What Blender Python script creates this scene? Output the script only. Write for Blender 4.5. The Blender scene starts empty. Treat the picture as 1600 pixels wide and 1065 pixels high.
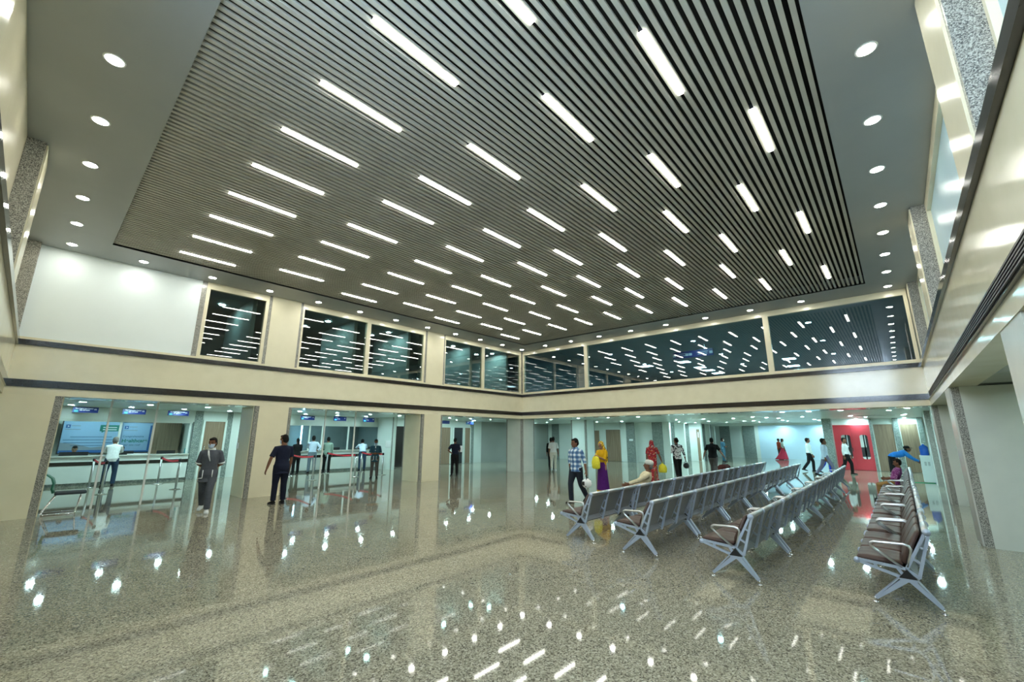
import bpy, math, random
from mathutils import Vector, Matrix
random.seed(7)
S = bpy.context.scene
COL = S.collection
R = math.radians
PI = math.pi

# ------------------------------------------------------------------ camera
CF, CP, CY, CR, CH = 661.73, 0.2213, 0.7316, 0.0028, 1.75
fw = Vector((math.cos(CY)*math.cos(CP), math.sin(CY)*math.cos(CP), math.sin(CP)))
r0 = Vector((math.sin(CY), -math.cos(CY), 0)); u0 = r0.cross(fw)
rt = r0*math.cos(CR)+u0*math.sin(CR); up = -r0*math.sin(CR)+u0*math.cos(CR)
cam = bpy.data.cameras.new('camera'); camo = bpy.data.objects.new('camera', cam); COL.objects.link(camo)
cam.sensor_width = 36; cam.lens = CF/1600*36; cam.clip_start = 0.05; cam.clip_end = 200
camo.matrix_world = Matrix(((rt.x, up.x, -fw.x, 0), (rt.y, up.y, -fw.y, 0), (rt.z, up.z, -fw.z, CH), (0, 0, 0, 1)))
S.camera = camo
def ray(px, py): return fw + rt*((px-800)/CF) - up*((py-532.5)/CF)
def onx(px, py, X): d = ray(px, py); return d*(X/d.x)+Vector((0, 0, CH))
def ony(px, py, Y): d = ray(px, py); return d*(Y/d.y)+Vector((0, 0, CH))
def onz(px, py, Z): d = ray(px, py); return d*((Z-CH)/d.z)+Vector((0, 0, CH))

# ------------------------------------------------------------------ measures of the hall
XA, XC, YB, YD = -0.52, 16.62, 14.22, -0.74
ZS, Z1, Z1T, Z2, Z2T, ZW0, ZW1, ZC = 2.617, 2.784, 2.947, 3.708, 3.83, 3.91, 5.88, 6.07
ZCOR = 2.75

# ------------------------------------------------------------------ materials
MT = {}
def mat(name, col=(.5, .5, .5), rough=.5, metal=0., emit=None, es=1., spec=.5, coat=0.):
    m = bpy.data.materials.new(name); m.use_nodes = True
    b = m.node_tree.nodes['Principled BSDF']
    b.inputs['Base Color'].default_value = (*col, 1); b.inputs['Roughness'].default_value = rough
    b.inputs['Metallic'].default_value = metal; b.inputs['Specular IOR Level'].default_value = spec
    b.inputs['Coat Weight'].default_value = coat; b.inputs['Coat Roughness'].default_value = .04
    if emit: b.inputs['Emission Color'].default_value = (*emit, 1); b.inputs['Emission Strength'].default_value = es
    MT[name] = m; return m
def nd(m, t): return m.node_tree.nodes.new(t)
def lk(m, a, b): m.node_tree.links.new(a, b)
def bsdf(m): return m.node_tree.nodes['Principled BSDF']
def coords(m, scale=(1, 1, 1), obj=True):
    t = nd(m, 'ShaderNodeTexCoord'); mp = nd(m, 'ShaderNodeMapping'); mp.inputs['Scale'].default_value = scale
    lk(m, t.outputs['Object'], mp.inputs['Vector']); return mp.outputs['Vector']
def ramp(m, fac, stops, const=False):
    r = nd(m, 'ShaderNodeValToRGB'); e = r.color_ramp.elements
    if const: r.color_ramp.interpolation = 'CONSTANT'
    while len(e) < len(stops): e.new(.5)
    for k, (p, c) in enumerate(stops): e[k].position = p; e[k].color = (*c, 1)
    lk(m, fac, r.inputs['Fac']); return r.outputs['Color']
def noise(m, v, scale, detail=2.):
    n = nd(m, 'ShaderNodeTexNoise'); n.inputs['Scale'].default_value = scale; n.inputs['Detail'].default_value = detail
    lk(m, v, n.inputs['Vector']); return n.outputs['Fac']
def mix(m, fac, a, b, mode='MIX'):
    x = nd(m, 'ShaderNodeMix'); x.data_type = 'RGBA'; x.blend_type = mode
    if isinstance(fac, (int, float)): x.inputs['Factor'].default_value = fac
    else: lk(m, fac, x.inputs['Factor'])
    for s, i in ((a, 'A'), (b, 'B')):
        k = [q for q in x.inputs if q.name == i and q.type == 'RGBA'][0]
        if isinstance(s, tuple): k.default_value = (*s, 1)
        else: lk(m, s, k)
    return [q for q in x.outputs if q.type == 'RGBA'][0]
def noisy(name, c1, c2, scale, rough=.4, **k):
    m = mat(name, c1, rough, **k); v = coords(m)
    lk(m, ramp(m, noise(m, v, scale, 4), [(.35, c1), (.65, c2)]), bsdf(m).inputs['Base Color']); return m

noisy('cream_marble', (.80, .75, .56), (.76, .71, .52), 3.0, .13, spec=.5)
noisy('cream_cladding', (.80, .745, .55), (.76, .705, .515), 2.0, .22, spec=.45)
noisy('pale_cladding', (.62, .64, .58), (.57, .59, .54), 2.0, .25)
noisy('corridor_white', (.74, .80, .76), (.70, .77, .73), 1.5, .35)
noisy('panel_white', (.84, .92, .93), (.82, .90, .91), 1.0, .5)
noisy('blue_white', (.56, .74, .86), (.54, .72, .84), 1.0, .4)
noisy('border_grey', (.33, .355, .36), (.31, .335, .34), 1.2, .45)
noisy('corridor_ceiling', (.62, .72, .70), (.58, .68, .66), 1.0, .3)
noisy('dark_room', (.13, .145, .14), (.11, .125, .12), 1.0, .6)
noisy('teal_room', (.19, .24, .25), (.16, .21, .22), 1.0, .5)
noisy('grey_room', (.42, .50, .50), (.39, .47, .47), 1.0, .5)
noisy('frosted_glass', (.40, .58, .66), (.38, .55, .63), 1., .3)
mat('black_void', (.012, .012, .010), .9)
noisy('slat_grey', (.48, .475, .415), (.44, .435, .38), 5.0, .5)
noisy('black_granite', (.016, .013, .012), (.03, .025, .022), 60., .12)
noisy('red_door', (.62, .05, .07), (.58, .045, .06), 2.0, .35)
mat('white_metal', (.78, .80, .78), .35); mat('white_plastic', (.82, .84, .84), .4)
mat('chrome', (.78, .78, .78), .12, 1.); mat('steel', (.62, .64, .66), .28, 1.)
mat('blue_grey_paint', (.43, .50, .63), .32, .35)
mat('dark_metal', (.05, .05, .055), .4, .5); mat('black_plastic', (.015, .015, .017), .35)
mat('brown_vinyl', (.072, .042, .033), .42, spec=.35); mat('rubber', (.02, .02, .02), .7)
mat('green_plastic', (.02, .16, .10), .4); mat('dark_fabric', (.03, .04, .05), .8)
mat('red_belt', (.62, .02, .04), .5); mat('blue_bottle', (.02, .13, .62), .12, spec=.6); mat('blue_dark', (.01, .03, .25), .3)
mat('sign_blue', (.012, .03, .20), .35); mat('sign_white', (.75, .78, .85), .5); mat('sign_teal', (.05, .35, .40), .5)
mat('poster_blue', (.30, .48, .70), .4); mat('poster_deep', (.03, .12, .35), .4); mat('poster_green', (.01, .20, .16), .4)
mat('poster_text', (.02, .10, .22), .5); mat('poster_grey', (.25, .30, .36), .5)
mat('paper', (.82, .86, .88), .6); mat('glass_green', (.02, .30, .14), .15)
mat('strip_glow', (1, 1, 1), .5, emit=(1., 1., .90), es=13.)
mat('downlight_glow', (1, 1, 1), .5, emit=(1., 1., .91), es=42.)
mat('cool_glow', (1, 1, 1), .5, emit=(.63, .95, .96), es=118.); mat('far_glow', (1, 1, 1), .5, emit=(.60, .94, .98), es=205.)
mat('panel_glow', (1, 1, 1), .5, emit=(.80, .97, 1.), es=9.)
mat('day_glow', (1, 1, 1), .5, emit=(.62, .80, 1.), es=7.)
mat('tube_glow', (1, 1, 1), .5, emit=(.35, .75, 1.), es=5.)

# speckled granite (pillar edges)
m = mat('granite', (.4, .4, .38), .25); v = coords(m)
n1 = nd(m, 'ShaderNodeTexVoronoi'); n1.inputs['Scale'].default_value = 120; lk(m, v, n1.inputs['Vector'])
sep = nd(m, 'ShaderNodeSeparateColor'); lk(m, n1.outputs['Color'], sep.inputs['Color'])
lk(m, ramp(m, sep.outputs['Red'], [(0, (.10, .10, .095)), (.22, (.20, .195, .175)), (.45, (.32, .31, .28)), (.75, (.46, .45, .40))], True), bsdf(m).inputs['Base Color'])
m = mat('grey_granite', (.4, .4, .38), .3); v = coords(m)
n1 = nd(m, 'ShaderNodeTexVoronoi'); n1.inputs['Scale'].default_value = 40; lk(m, v, n1.inputs['Vector'])
sep = nd(m, 'ShaderNodeSeparateColor'); lk(m, n1.outputs['Color'], sep.inputs['Color'])
lk(m, ramp(m, sep.outputs['Red'], [(0, (.16, .20, .19)), (.4, (.24, .28, .26)), (.75, (.34, .39, .36))], True), bsdf(m).inputs['Base Color'])
# polished speckled floor in large slabs with two darker inlaid borders
m = mat('floor_granite', (.4, .38, .3), .04, spec=.5); v = coords(m)
n1 = nd(m, 'ShaderNodeTexVoronoi'); n1.inputs['Scale'].default_value = 85; lk(m, v, n1.inputs['Vector'])
sep = nd(m, 'ShaderNodeSeparateColor'); lk(m, n1.outputs['Color'], sep.inputs['Color'])
c = ramp(m, sep.outputs['Red'], [(0, (.11, .10, .075)), (.14, (.205, .19, .14)), (.38, (.30, .282, .21)), (.65, (.37, .348, .262)), (.88, (.47, .448, .355))], True)
c = mix(m, .55, c, ramp(m, noise(m, v, .5, 3), [(.3, (.88, .88, .88)), (.7, (1, 1, 1))]), 'MULTIPLY')
br = nd(m, 'ShaderNodeTexBrick'); br.offset = 0; br.inputs['Scale'].default_value = 1; br.inputs['Mortar Size'].default_value = .0022
br.inputs['Brick Width'].default_value = 1.2; br.inputs['Row Height'].default_value = 1.2
br.inputs['Color1'].default_value = (1, 1, 1, 1); br.inputs['Color2'].default_value = (.93, .93, .93, 1); br.inputs['Mortar'].default_value = (.62, .6, .55, 1)
lk(m, v, br.inputs['Vector']); c = mix(m, 1., c, br.outputs['Color'], 'MULTIPLY')
lk(m, c, bsdf(m).inputs['Base Color'])
# brown laminate
m = mat('brown_laminate', (.2, .13, .08), .4); v = coords(m, (14, 14, .5))
lk(m, ramp(m, noise(m, v, 2.2, 5), [(.3, (.20, .135, .085)), (.55, (.27, .19, .125)), (.75, (.33, .24, .16))]), bsdf(m).inputs['Base Color'])
# perforated steel sheet
m = mat('perforated_steel', (.2, .2, .2), .4, .3); v = coords(m)
n1 = nd(m, 'ShaderNodeTexVoronoi'); n1.inputs['Scale'].default_value = 130; n1.inputs['Randomness'].default_value = 0; lk(m, v, n1.inputs['Vector'])
lk(m, ramp(m, n1.outputs['Distance'], [(.28, (.05, .04, .035)), (.36, (.27, .28, .29))]), bsdf(m).inputs['Base Color'])
# glass
def glass(name, tint, ior=1.55):
    m = bpy.data.materials.new(name); m.use_nodes = True; t = m.node_tree; t.nodes.remove(t.nodes['Principled BSDF'])
    o = t.nodes['Material Output']; tr = nd(m, 'ShaderNodeBsdfTransparent'); tr.inputs[0].default_value = (*tint, 1)
    g = nd(m, 'ShaderNodeBsdfGlossy'); g.inputs['Roughness'].default_value = .0; f = nd(m, 'ShaderNodeFresnel'); f.inputs[0].default_value = ior
    gm = nd(m, 'ShaderNodeNewGeometry'); iv = nd(m, 'ShaderNodeMath'); iv.operation = 'SUBTRACT'; iv.inputs[0].default_value = 1.; lk(m, gm.outputs['Backfacing'], iv.inputs[1])
    fm = nd(m, 'ShaderNodeMath'); fm.operation = 'MULTIPLY'; lk(m, f.outputs[0], fm.inputs[0]); lk(m, iv.outputs[0], fm.inputs[1])
    x = nd(m, 'ShaderNodeMixShader'); lk(m, fm.outputs[0], x.inputs[0]); lk(m, tr.outputs[0], x.inputs[1]); lk(m, g.outputs[0], x.inputs[2])
    lk(m, x.outputs[0], o.inputs[0]); MT[name] = m
glass('dark_glass', (.55, .62, .60), 2.2); glass('teal_glass', (.66, .80, .84), 2.5); glass('clear_glass', (.97, .99, .98), 1.15)
glass('counter_glass', (.93, .97, .97), 1.4)
# fabrics with surface pattern
def fab(name, col, rough=.85): return noisy(name, col, tuple(x*.86 for x in col), 25., rough, spec=.2)
for n_, c_ in {'navy': (.012, .016, .035), 'navy_trouser': (.010, .013, .026), 'charcoal': (.085, .095, .115), 'white_cloth': (.72, .76, .76),
               'blue_white_cloth': (.58, .70, .86), 'jeans': (.03, .055, .10), 'grey_blue': (.16, .22, .27), 'sage': (.26, .36, .30), 'black_cloth': (.010, .010, .011),
               'dark_jeans': (.018, .024, .035), 'mustard': (.62, .36, .01), 'purple': (.075, .012, .14), 'cream_cloth': (.66, .58, .38), 'grey_brown': (.10, .09, .085),
               'violet_shirt': (.20, .045, .20), 'tan': (.34, .20, .07), 'blue_shirt': (.03, .24, .72), 'pale_shirt': (.62, .72, .68), 'lilac_grey': (.20, .20, .29),
               'crimson': (.42, .03, .06), 'orange_cloth': (.35, .06, .03), 'royal': (.02, .06, .60), 'off_white': (.66, .66, .58), 'teal_uniform': (.04, .11, .16),
               'hair': (.010, .009, .008), 'grey_hair': (.16, .15, .14), 'skin': (.20, .098, .060), 'fair_skin': (.34, .185, .125), 'eye': (.01, .008, .008), 'lip': (.16, .055, .045),
               'mask_blue': (.55, .68, .85), 'shoe_black': (.012, .012, .013), 'shoe_white': (.70, .74, .76), 'yellow_bag': (.80, .74, .06), 'leather': (.06, .02, .018)}.items():
    fab(n_, c_)
m = mat('plaid', (.1, .2, .4), .8)
v = coords(m)
w = []
for ax, sc in (('X', 2.6), ('Z', 2.6)):
    t = nd(m, 'ShaderNodeTexWave'); t.wave_type = 'BANDS'; t.bands_direction = ax; t.inputs['Scale'].default_value = sc; t.inputs['Distortion'].default_value = .4
    lk(m, v, t.inputs['Vector']); w.append(t.outputs['Fac'])
t = nd(m, 'ShaderNodeTexWave'); t.bands_direction = 'Y'; t.inputs['Scale'].default_value = 2.6; lk(m, v, t.inputs['Vector'])
ad = nd(m, 'ShaderNodeMath'); ad.operation = 'ADD'; lk(m, w[1], ad.inputs[0]); lk(m, t.outputs['Fac'], ad.inputs[1])
hf = nd(m, 'ShaderNodeMath'); hf.operation = 'MULTIPLY'; hf.inputs[1].default_value = .5; lk(m, ad.outputs[0], hf.inputs[0])
lk(m, ramp(m, hf.outputs[0], [(.2, (.045, .11, .25)), (.5, (.14, .27, .45)), (.72, (.42, .54, .66)), (.85, (.75, .8, .82))]), bsdf(m).inputs['Base Color'])
def spots(name, stops, scale):
    m = mat(name, (.5, .5, .5), .85); v = coords(m); n1 = nd(m, 'ShaderNodeTexVoronoi'); n1.inputs['Scale'].default_value = scale; lk(m, v, n1.inputs['Vector'])
    s = nd(m, 'ShaderNodeSeparateColor'); lk(m, n1.outputs['Color'], s.inputs['Color']); lk(m, ramp(m, s.outputs['Red'], stops, True), bsdf(m).inputs['Base Color'])
spots('red_floral', [(0, (.26, .012, .02)), (.5, (.42, .025, .035)), (.82, (.55, .42, .34)), (.90, (.06, .04, .10)), (.95, (.6, .22, .05))], 30)
spots('black_white_print', [(0, (.74, .75, .76)), (.62, (.03, .03, .04))], 22)
spots('violet_print', [(0, (.22, .035, .20)), (.8, (.45, .22, .42))], 45)
spots('mustard_print', [(0, (.66, .40, .01)), (.72, (.05, .035, .02)), (.86, (.8, .66, .2))], 30)

# ------------------------------------------------------------------ mesh helpers
class MB:
    def __init__(s): s.v = []; s.f = []; s.sm = []
    def add(s, vs, fs, smooth=False):
        o = len(s.v); s.v += [tuple(x) for x in vs]; s.f += [tuple(i+o for i in f) for f in fs]; s.sm += [smooth]*len(fs); return s
    def box(s, x0, x1, y0, y1, z0, z1):
        x0, x1 = min(x0, x1), max(x0, x1); y0, y1 = min(y0, y1), max(y0, y1); z0, z1 = min(z0, z1), max(z0, z1)
        return s.add([(x, y, z) for z in (z0, z1) for x, y in ((x0, y0), (x1, y0), (x1, y1), (x0, y1))],
                     [(3, 2, 1, 0), (4, 5, 6, 7), (0, 1, 5, 4), (1, 2, 6, 5), (2, 3, 7, 6), (3, 0, 4, 7)])
    def rbox(s, x0, x1, y0, y1, z0, z1, b=.01):   # box with chamfered edges
        pts = []
        for z, i in ((z0, b), (z0+b, 0), (z1-b, 0), (z1, b)):
            pts.append([(x0+i+b, y0+i, z), (x1-i-b, y0+i, z), (x1-i, y0+i+b, z), (x1-i, y1-i-b, z), (x1-i-b, y1-i, z), (x0+i+b, y1-i, z), (x0+i, y1-i-b, z), (x0+i, y0+i+b, z)])
        return s.rings(pts, smooth=False)
    def rings(s, R_, smooth=True, cap=True, closed=True):
        n = len(R_[0]); vs = [p for r in R_ for p in r]; fs = []
        for i in range(len(R_)-1):
            for j in range(n if closed else n-1):
                k = (j+1) % n; fs.append((i*n+j, i*n+k, (i+1)*n+k, (i+1)*n+j))
        if cap: fs += [tuple(range(n-1, -1, -1)), tuple((len(R_)-1)*n+j for j in range(n))]
        return s.add(vs, fs, smooth)
    def tube(s, P, rad, n=10, side=None, round_=False):
        P = [Vector(p) for p in P]; rad = [(r, r) if not isinstance(r, tuple) else r for r in (rad if isinstance(rad, list) else [rad]*len(P))]
        if round_:
            t0 = (P[1]-P[0]).normalized(); t1 = (P[-1]-P[-2]).normalized(); q0, q1 = rad[0], rad[-1]
            P = [P[0]-t0*min(q0)*.85, P[0]-t0*min(q0)*.5]+P+[P[-1]+t1*min(q1)*.5, P[-1]+t1*min(q1)*.85]
            rad = [(q0[0]*.45, q0[1]*.45), (q0[0]*.83, q0[1]*.83)]+rad+[(q1[0]*.83, q1[1]*.83), (q1[0]*.45, q1[1]*.45)]
        sd = Vector(side) if side else None; RR = []
        for i, p in enumerate(P):
            t = (P[min(i+1, len(P)-1)]-P[max(i-1, 0)]).normalized()
            if sd is None:
                sd = t.orthogonal()
            a = sd-t*sd.dot(t)
            if a.length < 1e-4: a = t.orthogonal()
            a.normalize(); b = t.cross(a); sd = a if side is None else Vector(side)
            RR.append([p+a*(rad[i][0]*math.cos(q*2*PI/n))+b*(rad[i][1]*math.sin(q*2*PI/n)) for q in range(n)])
        return s.rings(RR)
    def cyl(s, p, z0, z1, r, n=20, r1=None): return s.tube([(p[0], p[1], z0), (p[0], p[1], z1)], [r, r1 if r1 is not None else r], n, (1, 0, 0))
    def ell(s, c, r, n=12, m=8, M=None):
        RR = []
        for i in range(m+1):
            t = -PI/2+PI*(i+.04 if i == 0 else i-.04 if i == m else i)/m
            q = [Vector((r[0]*math.cos(t)*math.cos(j*2*PI/n), r[1]*math.cos(t)*math.sin(j*2*PI/n), r[2]*math.sin(t))) for j in range(n)]
            RR.append([(M @ x if M else x)+Vector(c) for x in q])
        return s.rings(RR)
    def prism(s, poly, a0, a1, plane='yz'):       # polygon extruded along the remaining axis
        f = {'yz': lambda p, a: (a, p[0], p[1]), 'xz': lambda p, a: (p[0], a, p[1]), 'xy': lambda p, a: (p[0], p[1], a)}[plane]
        return s.rings([[f(p, a0) for p in poly], [f(p, a1) for p in poly]], smooth=False)
    def bar(s, p, q, w0, w1, a0, a1, plane='yz'):
        d = Vector((q[0]-p[0], q[1]-p[1])).normalized(); n = Vector((-d.y, d.x))
        return s.prism([(p[0]+n.x*w0/2, p[1]+n.y*w0/2), (q[0]+n.x*w1/2, q[1]+n.y*w1/2), (q[0]-n.x*w1/2, q[1]-n.y*w1/2), (p[0]-n.x*w0/2, p[1]-n.y*w0/2)], a0, a1, plane)
    def mesh(s, name):
        import bmesh
        me = bpy.data.meshes.new(name); me.from_pydata(s.v, [], s.f)
        for p, q in zip(me.polygons, s.sm): p.use_smooth = q
        bm = bmesh.new(); bm.from_mesh(me); bmesh.ops.recalc_face_normals(bm, faces=bm.faces); bm.to_mesh(me); bm.free()
        return me
def obj(name, mb, material, parent=None, loc=None):
    me = mb.mesh(name) if isinstance(mb, MB) else mb
    o = bpy.data.objects.new(name, me); COL.objects.link(o)
    if material and not me.materials: me.materials.append(MT[material])
    if parent: o.parent = parent
    if loc: o.location = loc
    return o
def tag(o, label, cat, group=None, kind=None):
    o['label'] = label; o['category'] = cat
    if group: o['group'] = group
    if kind: o['kind'] = kind
    return o
def thing(name, label, cat, loc=(0, 0, 0), rz=0., group=None):
    o = bpy.data.objects.new(name, None); COL.objects.link(o); o.empty_display_size = .1
    o.location = loc; o.rotation_euler = (0, 0, rz); return tag(o, label, cat, group)
def struct(name, mb, material, parent=None, loc=None):
    o = obj(name, mb, material, parent, loc); o['kind'] = 'structure'; return o
def dup(root, loc=None, rz=None, label=None, group=None):
    r = root.copy(); COL.objects.link(r)
    if loc: r.location = loc
    if rz is not None: r.rotation_euler = (0, 0, rz)
    if label: r['label'] = label
    if group: r['group'] = group
    for ch in list(root.children):
        c = ch.copy(); COL.objects.link(c); c.parent = r
        for g in ch.children:
            d = g.copy(); COL.objects.link(d); d.parent = c
    return r
ORD = ['first', 'second', 'third', 'fourth', 'fifth', 'sixth', 'seventh', 'eighth', 'ninth', 'tenth', 'eleventh', 'twelfth', 'thirteenth', 'fourteenth', 'fifteenth', 'sixteenth']
def text_mesh(body, size, depth=.002, align='LEFT', bold=0.):
    cu = bpy.data.curves.new('lettering', 'FONT'); cu.body = body; cu.size = size; cu.extrude = depth; cu.align_x = align; cu.offset = bold
    o = bpy.data.objects.new('lettering', cu); COL.objects.link(o)
    dg = bpy.context.evaluated_depsgraph_get(); me = bpy.data.meshes.new_from_object(o.evaluated_get(dg))
    bpy.data.objects.remove(o); bpy.data.curves.remove(cu); return me
# ================================================================== THE SETTING
struct('floor', MB().box(-8, 46, -9, 27, -.2, 0), 'floor_granite')
# --- ceiling of the hall: grey border, recessed slatted field
TX0, TX1, TY0, TY1 = .58, 15.40, .136, 13.02
b = MB()
b.box(XA-.6, XC+.6, TY1, YB+.6, ZC, ZC+.12); b.box(XA-.6, XC+.6, YD-.6, TY0, ZC, ZC+.12)
b.box(XA-.6, TX0, TY0, TY1, ZC, ZC+.12); b.box(TX1, XC+.6, TY0, TY1, ZC, ZC+.12)
struct('ceiling', b, 'border_grey')
struct('ceiling_upper', MB().box(XA-.6, XC+.6, YD-.6, YB+.6, ZC+.27, ZC+.35), 'black_void')
SP = .1037; Y0S = TY0+.03
b = MB(); n = int((TY1-TY0)/SP)
for i in range(n+1):
    y = Y0S+i*SP
    if y+.055 < TY1: b.box(TX0, TX1, y+.004, y+.057, ZC+.035, ZC+.068)
struct('ceiling_slats', b, 'slat_grey')
b = MB()
b.box(TX0-.03, TX0, TY0-.03, TY1+.03, ZC+.005, ZC+.27); b.box(TX1, TX1+.03, TY0-.03, TY1+.03, ZC+.005, ZC+.27)
b.box(TX0, TX1, TY0-.03, TY0, ZC+.005, ZC+.27); b.box(TX0, TX1, TY1, TY1+.03, ZC+.005, ZC+.27)
struct('trim_1', b, 'border_grey')

# --- pillars: granite core showing at the corners, pale cladding on each face
def pillar(num, x0, x1, y0, y1, z0, z1, clad='cream_cladding', e=.10):
    g = struct('pillar', MB().box(x0, x1, y0, y1, z0, z1), 'granite')
    c = MB(); p = .022
    c.box(x0+e, x1-e, y0-p, y0, z0, z1); c.box(x0+e, x1-e, y1, y1+p, z0, z1)
    c.box(x0-p, x0, y0+e, y1-e, z0, z1); c.box(x1, x1+p, y0+e, y1-e, z0, z1)
    o = obj('cladding', c, clad, g); return g
PX = (4.40, 10.46)
ZP = ZS+.16
pillar(1, -1.5, .40, YB+.022, YB+1.2, 0, ZS, e=.13)
for x in PX: pillar(1, x, x+1.04, YB+.022, YB+1.25, 0, ZS)
pillar(1, XC+.022, XC+1.0, YB+.022, YB+1.1, 0, ZS, 'pale_cladding')
for x in (22.62, 28.9): pillar(1, x, x+1.0, YB+.022, YB+1.1, 0, ZCOR, 'corridor_white')
for x in (4.40, 10.74):
    g_ = pillar(1, x, x+1.04, YD-.92, YD-.03, 0, ZS, 'pale_cladding')
    obj('cladding', MB().box(x-.022, x+.3, YD-.94, YD-.80, 0, ZS), 'pale_cladding', g_)
pillar(1, XC+.15, XC+1.2, YD-1.0, YD-.03, 0, ZS, 'pale_cladding')
pillar(1, 22.75, 23.7, YD-.9, YD-.03, 0, ZCOR, 'corridor_white', e=.16)
# A side, ground
pillar(1, XA-1.1, XA-.022, 6.5, 7.5, 0, ZS); pillar(1, XA-1.1, XA-.022, 1.0, 2.0, 0, ZS)

# --- fascias round the void: cream slab faces, two black bands, sill; one wall piece per side
def fascia(side, x0, x1, y0, y1, ax, sg):
    # plane coordinate pl, outwards direction sg (away from the hall)
    w = MB(); k = MB(); t = .35
    def put(B, z0, z1, front):       # front: how far it stands into the hall
        if ax == 'y':
            pl = y0; B.box(x0, x1, pl-sg*front, pl+sg*t, z0, z1)
        else:
            pl = x0; B.box(pl-sg*front, pl+sg*t, y0, y1, z0, z1)
    put(w, ZS, Z1, 0); put(w, Z1T, Z2, 0); put(w, Z2T, ZW0-.02, 0)
    put(k, Z1, Z1T, .03); put(k, Z2, Z2T, .045)
    o = struct('wall_'+side, w, 'cream_marble'); struct('trim_'+side, k, 'black_granite', o)
    return o
fascia('counter_side', XA, XC, YB, YB, 'y', 1)
fascia('hall_end', XC, XC, YD, YB, 'x', 1)
fascia('pillar_side', XA, XC, YD, YD, 'y', -1)
fascia('entrance_side', XA, XA, YD, YB, 'x', -1)
# polished beam soffits behind the fascias
b = MB(); b.box(XA-1.3, XC+1.3, YB+.35, YB+1.35, ZS+.02, Z1T); b.box(XC+.35, XC+1.35, YD-1.3, YB+.35, ZS+.02, Z1T)
b.box(XA-1.3, XC+1.3, YD-1.35, YD-.35, ZS+.02, Z1T); b.box(XA-1.35, XA-.35, YD-.35, YB+.35, ZS+.02, Z1T)
noisy('soffit_stone', (.46, .50, .48), (.40, .44, .42), 2., .08)
struct('trim_2', b, 'soffit_stone')

# --- upper storey pilasters
def upil(x0, x1, y0, y1, faces):
    g = struct('pilaster', MB().box(x0, x1, y0, y1, ZW0-.02, ZC), 'granite'); c = MB(); p = .02; e = .08
    if 'y-' in faces: c.box(x0+e, x1-e, y0-p, y0, ZW0-.02, ZC)
    if 'y+' in faces: c.box(x0+e, x1-e, y1, y1+p, ZW0-.02, ZC)
    if 'x-' in faces: c.box(x0-p, x0, y0+e, y1-e, ZW0-.02, ZC)
    if 'x+' in faces: c.box(x1, x1+p, y0+e, y1-e, ZW0-.02, ZC)
    obj('cladding', c, 'cream_cladding', g); return g
for x in PX: upil(x, x+1.04, YB+.02, YB+.5, 'y-')
upil(2.62, 2.74, YB+.02, YB+.4, '')
upil(XA-.3, XA-.0, YB-.16, YB+.3, '')
for x in (4.42, 10.62): upil(x, x+1.0, YD-.5, YD-.02, 'y+')
upil(XC-.55, XC+.4, YD-.5, YD-.02, 'y+')
upil(XC+.02, XC+.5, YB+.02, YB+.5, '')
for y in (9.0, 3.0): upil(XA-.5, XA-.02, y, y+.95, 'x+')
# white blank panel on the counter side, cream blank wall on the entrance side
struct('wall_blank', MB().box(XA, 2.62, YB+.03, YB+.3, ZW0-.02, ZC), 'panel_white')
struct('wall_entrance_upper', MB().box(XA-.4, XA-.22, 4.0, YB, ZW0-.02, ZC), 'cream_cladding')

# --- upper windows: frame + pane
WN = [0]
def window(axis, plane, a0, a1, glassm, fw_=.075, sg=1, mull=None):
    WN[0] += 1
    f = MB(); z0, z1 = ZW0-.02, ZC
    def bx(B, p0, p1, c0, c1, d0, d1):
        if axis == 'y': B.box(p0, p1, plane+sg*c0, plane+sg*c1, d0, d1)
        else: B.box(plane+sg*c0, plane+sg*c1, p0, p1, d0, d1)
    bx(f, a0, a1, 0, .16, z0, z0+.05); bx(f, a0, a1, 0, .16, ZW1, z1)
    bx(f, a0, a0+fw_, 0, .16, z0+.05, ZW1); bx(f, a1-fw_, a1, 0, .16, z0+.05, ZW1)
    o = struct('window_%d' % WN[0], f, 'cream_cladding')
    p = MB(); bx(p, a0+fw_, a1-fw_, .06, .072, z0+.05, ZW1); obj('pane', p, glassm, o)
    return o
WY = YB+.03
window('y', WY, 2.74, 4.40, 'dark_glass', .09)
window('y', WY, 5.44, 7.86, 'dark_glass', .06); window('y', WY, 7.86, 10.46, 'dark_glass', .09)
window('y', WY, 11.50, 13.82, 'dark_glass', .05); window('y', WY, 13.82, XC-.02, 'dark_glass', .11)
WX = XC+.03
window('x', WX, 10.37, YB-.02, 'teal_glass', .085); window('x', WX, 2.98, 10.37, 'teal_glass', .085); window('x', WX, YD+.02, 2.98, 'teal_glass', .085)
window('y', YD-.22, 5.42, 10.62, 'frosted_glass', .07, -1); window('y', YD-.22, 11.62, XC-.55, 'frosted_glass', .07, -1); window('y', YD-.22, XA, 4.42, 'frosted_glass', .07, -1)
# daylight windows on the entrance side, above and below
def daywin(y0, y1, z0, z1, x):
    WN[0] += 1
    f = MB(); f.box(x-.1, x+.02, y0, y1, z0, z0+.06); f.box(x-.1, x+.02, y0, y1, z1-.06, z1)
    k = max(1, int((y1-y0)/1.4)); 
    for i in range(k+1): yy = y0+(y1-y0-.06)*i/k; f.box(x-.1, x+.02, yy, yy+.06, z0, z1)
    o = struct('window_%d' % WN[0], f, 'white_metal')
    g = MB().box(x-.07, x-.05, y0+.02, y1-.02, z0+.02, z1-.02); obj('pane', g, 'day_glow', o)
daywin(-.2, 2.9, ZW0, ZW1, XA-.1)

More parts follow.
